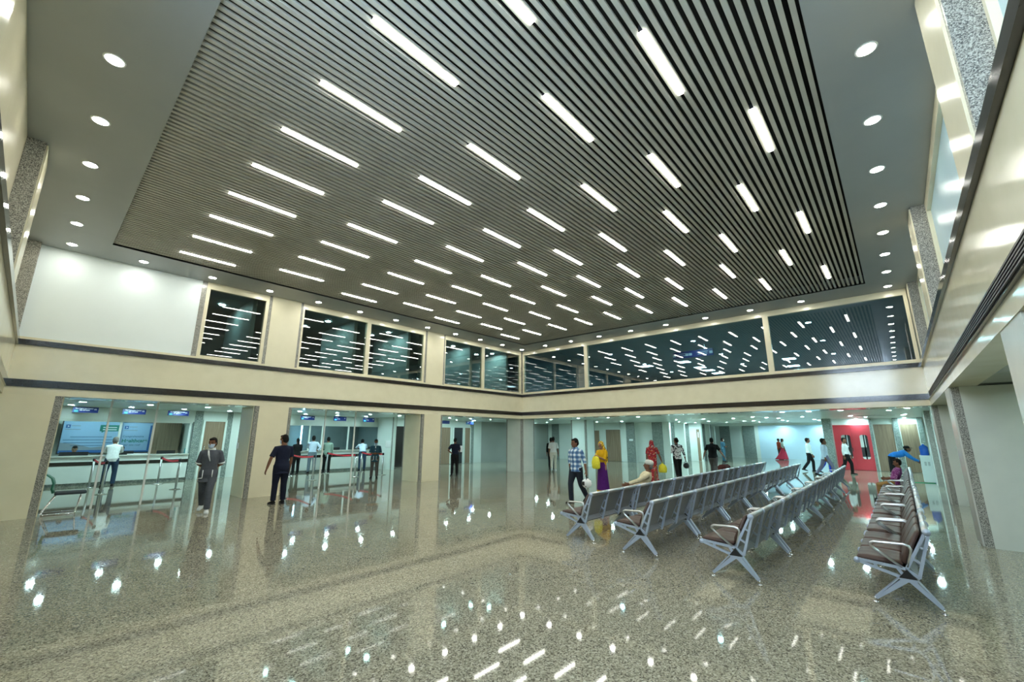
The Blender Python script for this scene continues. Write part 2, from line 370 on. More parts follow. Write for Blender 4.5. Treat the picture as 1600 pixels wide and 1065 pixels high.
# --- rooms behind the upper windows
def room(name, x0, x1, y0, y1, z0, z1, m, skip):
    t = .1; b = MB()
    if 'y+' not in skip: b.box(x0, x1, y1, y1+t, z0, z1)
    if 'y-' not in skip: b.box(x0, x1, y0-t, y0, z0, z1)
    if 'x+' not in skip: b.box(x1, x1+t, y0, y1, z0, z1)
    if 'x-' not in skip: b.box(x0-t, x0, y0, y1, z0, z1)
    b.box(x0, x1, y0, y1, z1, z1+t); b.box(x0, x1, y0, y1, z0-t, z0)
    return struct(name, b, m)
room('wall_upper_counter_rooms', XA-.2, XC+.4, YB+.52, 19.5, 3.3, 6.0, 'dark_room', ('y-',))
b = MB()
for x in (4.1, 7.55, 9.95, 13.45, 16.0): b.box(x, x+.12, YB+.55, 17.5, 3.4, 6.0)
struct('wall_partitions', b, 'grey_room')
struct('wall_upper_lounge', MB().box(XC+.52, 33, YD-.5, YD-.4, 3.3, 6.0).box(XC+.52, 33, YB+.4, YB+.5, 3.3, 6.0).box(33, 33.1, YD-.5, YB+.5, 3.3, 6.0), 'teal_room')
struct('ceiling_lounge', MB().box(XC+.45, 33, YD-.5, YB+.5, 5.98, 6.06), 'teal_room')
struct('floor_lounge', MB().box(XC+.35, 33, YD-.5, YB+.5, 3.2, 3.4), 'grey_room')
struct('wall_upper_pillar_rooms', MB().box(XA, XC, -1.5, -1.4, 3.3, 6.0).box(XA, XC, -1.4, YD-.5, 5.98, 6.05).box(XA, XC, -1.4, YD-.36, 3.2, 3.4), 'blue_white')
room('wall_upper_entrance', -3.5, XA-.5, YD, YB, 3.3, 6.0, 'grey_room', ('x+',))

# --- ground floor corridors: ceilings and outer walls
b = MB(); zt = ZCOR+.25
b.box(-8, 46, YB+1.35, 27, ZCOR, zt); b.box(XC+1.35, 46, -9, YB+1.35, ZCOR, zt)
b.box(-8, XC+1.35, -9, YD-1.35, ZCOR, zt); b.box(-8, XA-1.35, YD-1.35, YB+1.35, ZCOR, zt)
struct('ceiling_corridor', b, 'corridor_ceiling')
YK = 21.9
# stripes: walls seen as alternate panels, each a piece of the wall
def wall_y(name, Y, x0, x1, m, z0=0., z1=ZCOR, d=.2): return struct(name, MB().box(x0, x1, Y, Y+d, z0, z1), m)
def wall_x(name, X, y0, y1, m, z0=0., z1=ZCOR, d=.25): return struct(name, MB().box(X, X+d, y0, y1, z0, z1), m)
DN = [0]
def door_y(Y, x0, x1, z1, m, handle=None, frame='corridor_white'):
    DN[0] += 1
    o = struct('door_%d' % DN[0], MB().box(x0+.01, x1-.01, Y-.05, Y-.008, .01, z1), m)
    obj('door_frame', MB().box(x0-.07, x0+.005, Y-.06, Y, 0, z1+.07).box(x1-.005, x1+.07, Y-.06, Y, 0, z1+.07).box(x0, x1, Y-.06, Y, z1+.005, z1+.07), frame, o)
    if handle: obj('handle', MB().tube([(handle, Y-.05, .8), (handle, Y-.1, .82), (handle, Y-.1, 1.3), (handle, Y-.05, 1.32)], .012, 8), 'chrome', o)
    return o
def door_x(X, y0, y1, z1, m, handle=None, frame='corridor_white', lite=None):
    DN[0] += 1
    o = struct('door_%d' % DN[0], MB().box(X-.05, X-.008, y0+.01, y1-.01, .01, z1), m)
    obj('door_frame', MB().box(X-.06, X, y0-.07, y0+.005, 0, z1+.07).box(X-.06, X, y1-.005, y1+.07, 0, z1+.07).box(X-.06, X, y0, y1, z1+.005, z1+.07), frame, o)
    if handle: obj('handle', MB().tube([(X-.05, handle, .8), (X-.1, handle, .82), (X-.1, handle, 1.3), (X-.05, handle, 1.32)], .012, 8), 'chrome', o)
    if lite: obj('vision_pane', MB().box(X-.056, X-.052, lite[0], lite[1], lite[2], lite[3]), lite[4], o)
    return o
# counter side wall (Y = 21.9): pieces between the service openings
ZH = 2.30
wall_y('wall_counter', YK, -8, .2, 'corridor_white')
wall_y('wall_counter', YK, .2, 4.55, 'corridor_white', ZH); wall_y('wall_counter', YK, 8.1, 13.3, 'corridor_white', ZH)
wall_y('wall_counter', YK, 4.82, 5.72, 'corridor_white'); wall_y('wall_counter', YK, 5.92, 8.1, 'corridor_white')
for x0, x1 in ((4.55, 4.82), (5.72, 5.92), (13.3, 13.48), (20.15, 20.45)): wall_y('trim_granite', YK-.03, x0, x1, 'grey_granite')
wall_y('wall_counter', YK, 13.48, 20.15, 'corridor_white'); wall_y('wall_counter', YK, 20.45, 21.2, 'corridor_white'); 
noisy('taupe_wall', (.36, .38, .35), (.33, .35, .32), 1., .35)
wall_y('wall_grey', YK, 21.2, 28.9, 'taupe_wall')
door_y(YK, 4.93, 5.66, 2.33, 'brown_laminate', 5.0)
pillar(1, 13.10, 13.34, 20.4, YK, 0, ZCOR, 'corridor_white', e=.04)
door_y(YK, 14.25, 14.98, 2.31, 'black_granite', 14.9)
door_y(YK, 17.55, 18.35, 2.3, 'brown_laminate'); door_y(YK, 18.66, 19.42, 2.3, 'black_granite', 18.75); door_y(YK, 19.62, 20.42-.32, 2.3, 'brown_laminate')
# booths behind the openings
for x0, x1, m_ in ((.2, 4.55, 'corridor_white'), (8.1, 13.3, 'teal_room')):
    wall_y('wall_booth', 24.75, x0-.1, x1+.25, m_, d=.1); wall_x('wall_booth', x0-.1, YK+.2, 24.65, m_, d=.1); wall_x('wall_booth', x1+.15, YK+.2, 24.65, m_, d=.1)
# far left wall of the hall-end area (X = 28.9)
XL = 28.9
def yx(px, X, py=700): return onx(px, py, X).y
def stripes(X, lst):
    for a, c, m in lst: wall_x('wall_stripe' if m != 'grey_granite' else 'trim_granite', X if m != 'grey_granite' else X-.04, yx(c, X), yx(a, X), m)
struct('wall_far_left', MB().box(XL, XL+.25, yx(982, XL), YK, 0, ZCOR), 'corridor_white')
for a, c in ((850, 857), (863, 874), (980, 993)): wall_x('trim_granite', XL-.04, yx(c, XL), yx(a, XL), 'grey_granite', d=.06)
door_x(XL, yx(848, XL), yx(836, XL), 2.3, 'brown_laminate', None, lite=(yx(845, XL), yx(841.5, XL), .9, 2.0, 'dark_metal'))
door_x(XL, yx(938, XL), yx(926, XL), 2.2, 'brown_laminate'); door_x(XL, yx(971, XL), yx(948, XL), 2.25, 'brown_laminate')
X2 = 29.4
stripes(X2, [(992, 1021, 'corridor_white'), (1021, 1037, 'grey_granite'), (1037, 1048, 'corridor_white')])
stripes(31.5, [(1047, 1056, 'grey_granite'), (1056, 1071, 'corridor_white')])
stripes(33.5, [(1070, 1079, 'grey_granite'), (1079, 1098, 'corridor_white')])
door_x(33.5, yx(1095.5, 33.5), yx(1090.5, 33.5), 2.3, 'brown_laminate', lite=(yx(1094, 33.5), yx(1092.4, 33.5), 1.7, 2.1, 'paper'))
stripes(36., [(1097, 1104, 'grey_granite'), (1104, 1111, 'corridor_white')]); stripes(38.5, [(1110, 1114, 'grey_granite'), (1114, 1118.5, 'corridor_white')])
XF = 42.
struct('wall_far', MB().box(XF, XF+.2, yx(1188, XF), yx(1112, XF), 0, ZCOR), 'corridor_white')
for a, c in ((1127, 1143), (1163, 1182)): wall_x('trim_granite', XF-.04, yx(c, XF), yx(a, XF), 'grey_granite', d=.06)
struct('wall_far_blue', MB().box(XF, XF+.2, -.9, yx(1188, XF), 0, ZCOR), 'blue_white')
struct('trim_beam', MB().box(36.5, 36.9, -.9, 11.2, ZCOR-.16, ZCOR), 'corridor_white')
# red door wall (X = 30.4)
XR = 30.4
struct('wall_red', MB().box(XR, XR+.2, -9, yx(1304, XR), 0, ZCOR), 'corridor_white')
struct('wall_return', MB().box(XR+.2, XF, yx(1304, XR)-.2, yx(1304, XR), 0, ZCOR), 'blue_white')
struct('pillar', MB().box(29.2, 29.8, yx(1304, 29.2), yx(1290, 29.2), 0, ZCOR), 'grey_granite')
for a, c in ((1364.5, 1368.5), (1402, 1411), (1441, 1449)): wall_x('trim_granite', XR-.1, yx(c, XR), yx(a, XR), 'grey_granite', d=.12)
DN[0] += 1
y0, y1 = yx(1364, XR), yx(1306, XR); ym = (y0+y1)/2
dr = struct('door_%d' % DN[0], MB().box(XR-.02, XR-.005, y0, y1, 0, 2.42), 'red_door')
def leaf(a, c, p0, p1):
    L = MB(); X = XR-.06; z0, z1, r = .6, 1.88, .09
    # leaf slab around a tall rounded vision panel, as four members
    L.box(X, X+.04, a, p0, .02, 2.40); L.box(X, X+.04, p1, c, .02, 2.40); L.box(X, X+.04, p0, p1, .02, z0); L.box(X, X+.04, p0, p1, z1, 2.40)
    for (yy, zz, sy, sz) in ((p0, z0, 1, 1), (p1, z0, -1, 1), (p0, z1, 1, -1), (p1, z1, -1, -1)): L.prism([(yy, zz), (yy+sy*r, zz), (yy+sy*r*.3, zz+sz*r*.3), (yy, zz+sz*r)], X, X+.04)
    lf = obj('door_leaf', L, 'red_door', dr)
    obj('vision_pane', MB().box(X+.004, X+.009, p0, p1, z0, z1), 'clear_glass', lf)
    obj('vision_view', MB().box(X+.03, X+.034, p0, p1, z0, z1), 'paper', lf)
    pw = p1-p0; obj('vision_bar', MB().box(X+.024, X+.030, p0+pw*.40, p0+pw*.58, z0, z1).box(X+.024, X+.030, p0, p1, z0+.12, z0+.62).box(X+.024, X+.030, p0, p0+pw*.3, z0+.6, z1), 'dark_metal', lf)
leaf(y0, ym-.004, yx(1358.5, XR), yx(1346, XR)); leaf(ym+.004, y1, yx(1331.5, XR), yx(1317, XR))
obj('handle', MB().box(XR-.09, XR-.06, ym+.03, ym+.06, 1.0, 1.2), 'black_plastic', dr)
door_x(XR, yx(1401, XR), yx(1370, XR), 2.43, 'brown_laminate'); door_x(XR, yx(1440, XR), yx(1412, XR), 2.43, 'brown_laminate')
# pillar-side corridor: outer wall and panels, entrance corridor outer wall
struct('wall_pillar_corridor', MB().box(-8, XR, -5.2, -5.0, 0, ZCOR), 'cream_cladding')
for x in (8, 14.5, 19.6, 25): wall_y('trim_granite', -5.0, x, x+.5, 'granite', d=.04)
door_y(-4.95, 21.5, 22.6, 2.3, 'brown_laminate')
struct('wall_entrance', MB().box(-6.2, -6.0, -9, 27, 0, ZCOR), 'cream_cladding')
struct('wall_end', MB().box(-8, 46, 26.8, 27, 0, ZCOR).box(-8, 46, -9, -8.8, 0, ZCOR).box(45.8, 46, -9, 27, 0, ZCOR), 'corridor_white')
# shopfront posts standing in the counter-side bays
for k, px in enumerate((174, 247.5)):
    p = onz(px, 628 if k == 0 else 632, 2.6)
for k, (px, py) in enumerate(((176.5, 624), (248, 627.5), (509.5, 640.5), (556, 643))):
    q = ony(px, py, YB+.75)
    tag(obj('partition_post', MB().box(q.x-.02, q.x+.02, YB+.72, YB+.77, 0, ZS+.02), 'white_metal'),
        ['slim white post before the counters, beside the end pillar', 'slim white post before the counters, between the blue posters and the brown panel',
         'slim white post overlapping the man in the sage jacket', 'slim white post beside the man leaning on the counter'][k], 'post', 'slim white posts')
# ================================================================== LIGHTS
# strip lights in the slatted field
kz = (ZC+.03-CH)/(ZC-CH)
colA = [.85, 2.29, 3.55, 4.81, 5.97, 7.22, 8.50, 9.76, 11.02, 12.26]; colB = [1.52, 2.87, 4.22, 5.49, 6.65, 7.95, 9.19, 10.43, 11.63]
strip = None
for ci, (x0, ys) in enumerate(((1.71, colA), (3.74, colB), (5.79, colA), (7.62, colB), (9.40, colA), (11.20, colB), (13.0, colA))):
    for ri, y in enumerate(ys):
        yk = Y0S+.081+round((y*kz-Y0S-.081)/SP)*SP
        lab = 'white ceiling strip light, %s from the pillar side, %s rank from the entrance' % (ORD[ri], ORD[ci])
        loc = (x0*kz, yk, ZC+.028)
        if strip is None:
            strip = thing('strip_light', lab, 'ceiling light', loc, 0, 'linear strip lights in the slatted ceiling')
            obj('housing', MB().box(0, 1.18, -.028, .028, .004, .10), 'dark_metal', strip)
            obj('diffuser', MB().rbox(.004, 1.176, -.032, .032, -.006, .006, .003), 'strip_glow', strip)
        else: dup(strip, loc, 0, lab)
# round downlights
def downlight(glow, r):
    t = thing('downlight', '', 'ceiling light')
    a = MB(); n = 20
    a.rings([[(q*math.cos(i*2*PI/n), q*math.sin(i*2*PI/n), z) for i in range(n)] for q, z in ((r, -.002), (r*1.02, -.008), (r*1.22, -.006), (r*1.24, .0))], cap=False)
    obj('trim_ring', a, 'white_metal', t)
    obj('lens', MB().cyl((0, 0), -.004, .004, r, 16), glow, t); return t
DL = downlight('downlight_glow', .085); first = [True]
def put_dl(proto, flag, loc, lab, grp):
    if flag[0]: proto.location = loc; proto['label'] = lab; proto['group'] = grp; flag[0] = False
    else: dup(proto, loc, 0, lab, grp)
G1 = 'round downlights in the grey ceiling border'
for k in range(9): put_dl(DL, first, (-.05, 13.70-1.485*k, ZC), 'white downlight in grey border, %s along the entrance side from the blank wall' % ORD[k], G1)
for k in range(10): put_dl(DL, first, (1.24+1.487*k, 13.75, ZC), 'white downlight in grey border, %s above the counter side windows' % ORD[k], G1)
for k in range(9): put_dl(DL, first, (16.12, 13.80-1.5*k, ZC), 'white downlight in grey border, %s along the hall-end windows from the corner' % ORD[k], G1)
for k in range(12): put_dl(DL, first, (-.30+1.49*k, -.34, ZC), 'white downlight in grey border, %s along the pillar side from the entrance' % ORD[k], G1)
CL = downlight('cool_glow', .085); first2 = [True]
G2 = 'cool downlights of the corridor ceilings'
n = 0
def cool(x, y, lab): put_dl(CL, first2, (x, y, ZCOR), lab, G2)
for k in range(13):
    cool(.95+1.62*k, 18.6, 'cool downlight, %s in the counter corridor line next to the hall' % ORD[k])
    cool(.80+1.55*k, 20.7, 'cool downlight, %s in the counter corridor line over the counters' % ORD[k])
CL = downlight('far_glow', .085); first2 = [True]; G2 = 'cool downlights beyond the hall'
far = [(1200+a/4., 600+c/4.) for a, c in ((90, 174), (65, 212), (92, 224), (123, 230), (213, 203), (230, 245), (290, 220), (318, 225), (350, 233), (455, 163), (515, 197), (548, 215), (868, 148), (855, 187), (852, 208), (177, 252))]
far += [(800+a/4., 600+c/4.) for a, c in ((150, 243), (245, 220), (218, 237), (270, 252), (415, 213), (530, 235), (600, 208), (687, 232), (787, 203), (715, 247), (870, 240), (1028, 222), (1045, 235), (1085, 242), (1198, 217), (1230, 231), (1145, 240), (1340, 238), (1385, 213), (1450, 229), (1510, 228), (1545, 235), (1590, 208))]
far = sorted([(q.x, q.y) for q in (onz(a, c, ZCOR) for a, c in far)]+[(21.5, .2), (26.5, -.2), (28.0, 1.2), (20.5, 2.6), (20.0, 8.5), (24.5, 5.5)])
nb = 6; sz = (len(far)+nb-1)//nb
for j in range(nb):
    for k, (x, y) in enumerate(sorted(far[j*sz:(j+1)*sz], key=lambda q: -q[1])):
        if XC+1.45 < x < 41.6 and y < 21.6: cool(x, y, 'cool downlight beyond the hall, %s row deep, %s from the counter side' % (ORD[j], ORD[k]))
for k in range(3): cool(37.8+1.5*k, 3.2+2.8*k, 'cool white downlight near the far blue wall, %s along it' % ORD[k]); 
for k in range(2): cool(41.3, 4.6+2.6*k, 'cool white downlight washing the far blue wall, %s along it' % ORD[k+1])
CL = downlight('cool_glow', .085); first2 = [True]; G2 = 'cool downlights of the side corridors'
for k in range(10): cool(-.5+2.2*k, -2.6, 'cool white downlight behind the pillar row, %s along the side corridor' % ORD[k])
for k in range(5): cool(-2.6, 1.5+2.6*k, 'cool white downlight in the entrance corridor, %s along it' % ORD[k])
for k, x in enumerate((1.4, 2.9, 9.5, 11.6)): cool(x, 23.4, 'cool white downlight inside the counter booths, %s along them' % ORD[k])
# lounge lights seen through the upper glass
lp = None
for k, (px, py) in enumerate(((1011, 571.5), (1069, 565), (1094, 573.5), (1108, 578), (1121, 582.5), (837+297, 588), (1233, 560), (1240, 571), (1250, 577))):
    q = onz(px, py, 5.975); q.z = 5.975
    if q.x > 32.5: continue
    lab = 'square white ceiling panel light seen through the upper end windows, %s of them' % ORD[k]
    if lp is None:
        lp = thing('panel_light', lab, 'ceiling light', q, 0, 'panel lights behind the upper windows')
        obj('frame', MB().box(-.31, .31, -.31, .31, -.012, .0), 'white_metal', lp); obj('diffuser', MB().box(-.285, .285, -.285, .285, -.018, -.008), 'panel_glow', lp)
    else: dup(lp, q, 0, lab)
for j in range(3):
    for k in range(3):
        put_dl(CL, first2, (19.0+4.1*k+.4*j, 2.0+4.4*j, 5.98), 'small downlight behind the upper end windows, %s deep in the %s line' % (ORD[k], ORD[j]), G2+' upstairs')
for k in range(4): put_dl(CL, first2, (1.5+4.0*k, -1.18, 5.98), 'small downlight behind the pillar side upper windows, %s along them' % ORD[k], G2+' upstairs')  # added in the gap to brighten the pillar-side windows
for k, (x, y) in enumerate(((3.6, 16.2), (6.6, 17), (6.9, 15.6), (9.2, 16.4), (9.4, 15.4), (12.6, 16.8), (13.0, 15.5), (15.2, 16.2), (15.6, 15.4))): put_dl(CL, first2, (x, y, 5.99), 'small downlight behind the counter side upper windows, %s along them' % ORD[k], G2+' upstairs')  # extra lights added beside the partitions to brighten these dark rooms

# ================================================================== BENCHES
BL = 1.72
def make_bench():
    t = thing('waiting_bench', '', 'bench', group='three-seat waiting benches')
    obj('beam', MB().box(.0, BL, .125, .185, .305, .355), 'steel', t)
    for i in range(4):
        x = i*BL/3; a, c = x-.0125, x+.0125; f = MB()
        f.bar((.555, .418), (.17, .388), .026, .03, a, c); f.bar((.55, .395), (.215, .298), .026, .03, a, c)
        f.bar((.43, .41), (.405, .36), .022, .022, a, c); f.bar((.235, .39), (.19, .31), .028, .03, a, c)
        f.tube([(a, .572, .407), (c, .572, .407)], .03, 14, (0, 1, 0))
        f.bar((.158, .39), (-.035, .765), .03, .026, a, c); f.bar((.072, .312), (-.062, .76), .03, .026, a, c)
        f.bar((.10, .50), (.03, .455), .022, .022, a, c); f.bar((.165, .385), (.065, .31), .03, .03, a, c); f.bar((.035, .63), (-.02, .60), .02, .02, a, c)
        f.tube([(a, -.05, .775), (c, -.05, .775)], .035, 16, (0, 1, 0))
        obj('side_frame', f, 'blue_grey_paint', t)
    for x in (0., BL):
        a, c = x-.03, x+.03; l = MB()
        l.bar((.19, .272), (.452, .048), .052, .022, a+.006, c-.006); l.bar((.13, .272), (-.064, .058), .052, .022, a+.006, c-.006)
        l.prism([(.235, .297), (.085, .297), (.10, .245), (.16, .262), (.215, .24)], a, c)
        l.bar((.235, .292), (.46, .058), .012, .012, a, c); l.bar((.09, .292), (-.07, .066), .012, .012, a, c)
        lg = obj('leg', l, 'blue_grey_paint', t)
        for y in (.462, -.073):
            obj('foot', MB().cyl((x, y), 0, .014, .03, 16, .026).cyl((x, y), .012, .06, .012, 10), 'chrome', lg)
        obj('hub_cover', MB().prism([(.16, .385), (.235, .295), (.088, .295)], x-.032, x+.032), 'black_plastic', t)
        s = 1 if x == 0. else -1; xx = x+s*.0
        obj('armrest', MB().tube([(xx, .195, .395), (xx, .405, .555), (xx, .432, .583), (xx, .428, .606), (xx, .40, .622), (xx, .15, .630), (xx, .112, .618), (xx, .098, .585), (xx, .104, .55), (xx, .150, .405)], .0145, 10), 'steel', t)
    for i in range(3):
        x0 = i*BL/3+.018; x1 = (i+1)*BL/3-.018
        p = MB(); pr = [(.568, .425), (.573, .44), (.560, .458), (.48, .468), (.34, .462), (.215, .452), (.185, .44), (.182, .415), (.20, .400), (.55, .412)]
        n = 9; RR = []
        for j in range(n+1):
            u = j/n; w = .86 if j in (0, n) else 1.
            cx = sum(q[0] for q in pr)/len(pr); cz = sum(q[1] for q in pr)/len(pr)
            rid = -.004 if j in (3, 6) else 0
            RR.append([(x0+(x1-x0)*u, cx+(q[0]-cx)*(1 if w == 1 else .975), cz+(q[1]-cz)*w+(rid if q[1] > .43 else 0)) for q in pr])
        p.rings(RR); obj('seat_pad', p, 'brown_vinyl', t)
        obj('seat_pan', MB().prism([(.575, .418), (.575, .395), (.40, .383), (.17, .372), (.17, .386), (.40, .398)], x0-.004, x1+.004), 'perforated_steel', t)
        p = MB(); pr = [(.172, .425), (.195, .44), (.185, .50), (.115, .64), (.045, .765), (.02, .785), (.002, .775), (.012, .745), (.085, .59), (.15, .455)]
        RR = []
        for j in range(n+1):
            u = j/n; w = .96 if j in (0, n) else 1.; cx = .095; cz = .60
            RR.append([(x0+(x1-x0)*u, cx+(q[0]-cx)*(w if w == 1 else .9)-(.006 if j in (0, n) else 0), cz+(q[1]-cz)*w) for q in pr])
        p.rings(RR); obj('back_pad', p, 'brown_vinyl', t)
        obj('back_panel', MB().prism([(.155, .40), (.128, .455), (.06, .60), (-.012, .755), (-.024, .752), (.048, .595), (.114, .452), (.135, .39)], x0-.004, x1+.004).prism([(.16, .40), (.15, .41), (.075, .335), (.085, .322)], x0-.004, x1+.004), 'perforated_steel', t)
        obj('top_rail', MB().tube([(x0-.002, -.042, .778), (x1+.002, -.042, .778)], .03, 14, (0, 1, 0)), 'steel', t)
    return t
bench = make_bench(); first3 = True
rows = [(6.63, 4.17, 7, 'the row nearest the counters, behind the seated man in the white cap'), (6.46, 3.00, 7, 'the second row from the counters'), (6.20, 1.58, 7, 'the third row from the counters'), (6.47, .0, 7, 'the row beside the pillars, with brown pads in view')]
short = ['row by the plaid-shirted man', 'second row from the counters', 'third row from the counters', 'row along the pillars']
for ri, (x, y, n, _) in enumerate(rows):
    for k in range(n):
        lab = 'steel three-seat bench with brown pads, %s from the near end, %s' % (ORD[k], short[ri])
        dy = 0.; rz = 0.
        if ri == 2: dy = (.02, .0, .0, .0, .01, .03, .05)[k]; rz = (-.012, 0, 0, 0, 0, .01, .012)[k]
        if ri == 3: dy = (.0, .0, .0, .01, .01, .0, .0)[k]
        L = (x+1.86*k, y+dy, 0)
        if first3: bench.location = L; bench['label'] = lab; first3 = False
        else: dup(bench, L, rz, lab)

# ================================================================== COUNTERS
def counter(x0, x1, label):
    t = thing('service_counter', label, 'counter', ((x0+x1)/2, YK, 0)); w = (x1-x0)/2; e = -.02
    obj('body', MB().box(-w, w, -.05, .45, .10, .99), 'corridor_white', t)
    obj('band', MB().box(-w, w, -.062, -.048, .69, .82), 'black_granite', t)
    obj('plinth', MB().box(-w, w, .0, .45, .0, .10), 'grey_granite', t)
    obj('top', MB().box(-w, w, -.12, .55, .99, 1.03), 'pale_cladding', t); return t
counter(.25, 4.52, 'long pale service counter with a black band under the blue posters')
counter(8.12, 13.08, 'long pale service counter with a black band before the dark glazed booth')
def screen(x0, x1, ys, label):
    t = thing('counter_screen', label, 'glazed screen', ((x0+x1)/2, YK, 1.035)); cx = (x0+x1)/2
    f = MB(); f.box(x0-cx, x1-cx, .05, .11, ZH-1.035-.06, ZH-1.035)
    for x in ys: f.box(x-.035-cx, x+.035-cx, .05, .11, 0, ZH-1.035-.06)
    obj('frame', f, 'corridor_white', t)
    obj('pane', MB().box(x0-cx, x1-cx, .075, .083, .16, ZH-1.035-.06), 'counter_glass', t); return t
screen(.25, 4.52, (.5, 2.29, 3.27, 4.45), 'glass counter screen with white frame in front of the blue posters')
screen(8.12, 13.28, (8.2, 9.36, 10.0, 11.4, 13.2), 'glass counter screen with white frame before the dark booth')
# posters, wood panel
def pz(px, py, Y): return ony(px, py, Y)
YP = 24.4
def poster(pxs, y0, y1, label, kind):
    A = pz(pxs[0], y0, YP); Bp = pz(pxs[1], y1, YP); w = Bp.x-A.x; h_ = A.z-Bp.z
    t = thing('wall_poster', label, 'poster', (A.x, YP, Bp.z), 0)
    obj('frame', MB().box(-.04, w+.04, .0, .03, -.04, h_+.04), 'dark_metal', t)
    obj('print', MB().box(0, w, -.012, .0, 0, h_), 'poster_blue', t)
    lg = obj('logo', MB().rbox(.07, .20, -.018, -.012, h_-.26, h_-.13, .002), 'poster_deep', t)
    obj('arrow', MB().prism([(.11, h_-.155), (.175, h_-.195), (.11, h_-.235), (.13, h_-.195)], -.022, -.018, 'xz'), 'sign_white', lg)
    for k, (a, c, zz) in enumerate(((.23, .48, h_-.17), (.06, .5, h_-.31))): obj('lettering', MB().box(a, c, -.016, -.012, zz-.018, zz+.006), 'poster_grey', t)
    def tx(s, sz, x, z, m, bold=0., wd=.6):
        me = text_mesh(s, sz, .002, bold=bold); o = obj('lettering', me, m, t); xs = [v.co.x for v in me.vertices]; o.scale = (wd*w/(max(xs)-min(xs)),)*2+(1,); o.rotation_euler = (PI/2, 0, 0); o.location = (x, -.016, z)
    if kind == 1:
        g = obj('speech_panel', MB().rbox(w*.60, w*.93, -.018, -.012, h_-.38, h_-.13, .003).prism([(w*.63, h_-.37), (w*.69, h_-.37), (w*.64, h_-.44)], -.018, -.012, 'xz'), 'poster_green', t)
        for zz in (h_-.22, h_-.31): obj('lettering', MB().box(w*.65, w*.89, -.022, -.018, zz-.022, zz+.012), 'sign_white', g)
        for k, zz in enumerate((.62, .50, .39, .28)): obj('lettering', MB().box((.25, .06, .10, .3)[k], w-(.3, .14, .2, .5)[k], -.016, -.012, zz-.012, zz+.008), 'poster_text', t)
        s = MB(); s.prism([(0, 0), (w, 0), (w, .10), (w*.7, .24), (w*.5, .20), (w*.25, .34), (0, .40)], -.014, -.011, 'xz'); obj('picture', s, 'poster_grey', t)
        obj('picture', MB().box(0, w, -.016, -.012, 0, .1), 'poster_deep', t)
    else:
        tx('Comprehensive', .15, .06, h_*.50, 'poster_text', .001, .64); tx('Healthcare', .21, .05, h_*.33, 'poster_green', .006, .78); tx('under one roof', .14, .03, h_*.21, 'poster_text')
        obj('picture', MB().box(w-.15, w, -.016, -.012, .06, h_-.1), 'poster_deep', t); obj('base_stripe', MB().box(0, w, -.018, -.012, 0, .06), 'poster_deep', t)
    return t
poster((101, 185), 657.5, 706, 'large blue poster with a green speech panel behind the counter glass', 1)
poster((193, 235), 660, 705, 'blue poster reading Comprehensive Healthcare under one roof', 2)
A = pz(80, 657, YP); Bp = pz(93, 706, YP)
t = thing('wall_poster', 'dark edged blue poster partly hidden by the end pillar', 'poster', (A.x-.9, YP, Bp.z)); obj('frame', MB().box(0, .9+.20, 0, .03, 0, A.z-Bp.z), 'dark_metal', t); obj('print', MB().box(.03, 1.07, -.012, 0, .03, A.z-Bp.z-.03), 'poster_blue', t)
A = pz(240, 660, YP); Bp = pz(276, 708, YP)
t = thing('cupboard', 'tall brown laminate cupboard inside the counter booth', 'cupboard', ((A.x+Bp.x)/2, YP, 0)); w = (Bp.x-A.x)/2-.03
obj('body', MB().box(-w, w, -.3, .15, 0, A.z), 'brown_laminate', t); obj('door_panel', MB().box(-w+.02, w-.02, -.32, -.3, 1.30, A.z-.03), 'brown_laminate', t)
obj('door_panel', MB().box(-w+.02, w-.02, -.32, -.3, .05, 1.28), 'brown_laminate', t); obj('side_panel', MB().box(w, w+.03, -.1, .1, 0, A.z), 'corridor_white', t)
# hanging signs over the counters
def sign(px0, py0, px1, py1, Y, label, l1, l2, num, sc=1.):
    A = ony(px0, py0, Y); Bp = ony(px1, py1, Y); w = Bp.x-A.x; h_ = A.z-Bp.z
    t = thing('hanging_sign', label, 'sign', (A.x, Y, Bp.z), 0, 'blue counter signs')
    obj('board', MB().rbox(0, w, 0, .03, 0, h_, .004), 'sign_blue', t)
    obj('symbol', MB().rbox(w*.06, w*.22, -.004, .0, h_*.08, h_*.46, .001), 'sign_teal', t)
    for sx in (.15, .85): obj('hanger', MB().box(w*sx-.004, w*sx+.004, .01, .018, h_, max(h_+.005, ZCOR-Bp.z)), 'steel', t)
    for s, sz, x, z in ((l1, h_*.26, w*.10, h_*.66), (l2, h_*.26, w*.26, h_*.34), (num, h_*.34, w*.83, h_*.5)):
        if s:
            o = obj('lettering', text_mesh(s, sz, .001, bold=.003), 'sign_white', t); o.rotation_euler = (PI/2, 0, 0); o.location = (x, -.004, z)
            lim = (w*.70 if s == l1 else w*.55 if s == l2 else w*.14); wd = o.dimensions.x if o.dimensions.x > 0 else 1
            xs = [v.co.x for v in o.data.vertices]; wd = max(xs)-min(xs) if xs else 1
            if wd > lim: o.scale = (lim/wd, 1, 1)
    return t
YS = 21.2
sign(114.5, 635, 153, 645, YS, 'blue counter sign numbered 02, over the large poster', 'New Registration Counter', 'नया पंजीकरण', '02')
sign(192.5, 638.2, 227.5, 647.5, YS, 'blue counter sign numbered 03, over the Healthcare poster', 'New Registration Counter', 'नया पंजीकरण', '03')
sign(263, 641, 294.5, 649.5, YS, 'blue counter sign numbered 04, over the brown cupboard', 'New Registration Counter', 'नया पंजीकरण', '04')
sign(470.5, 649, 491.5, 656, YS, 'blue counter sign over the man in the white shirt', 'Registration Counter', 'पंजीकरण', '05')
sign(522, 650.3, 541, 657.5, YS, 'blue counter sign over the leaning man', 'Cashier', 'कैशियर', '06')
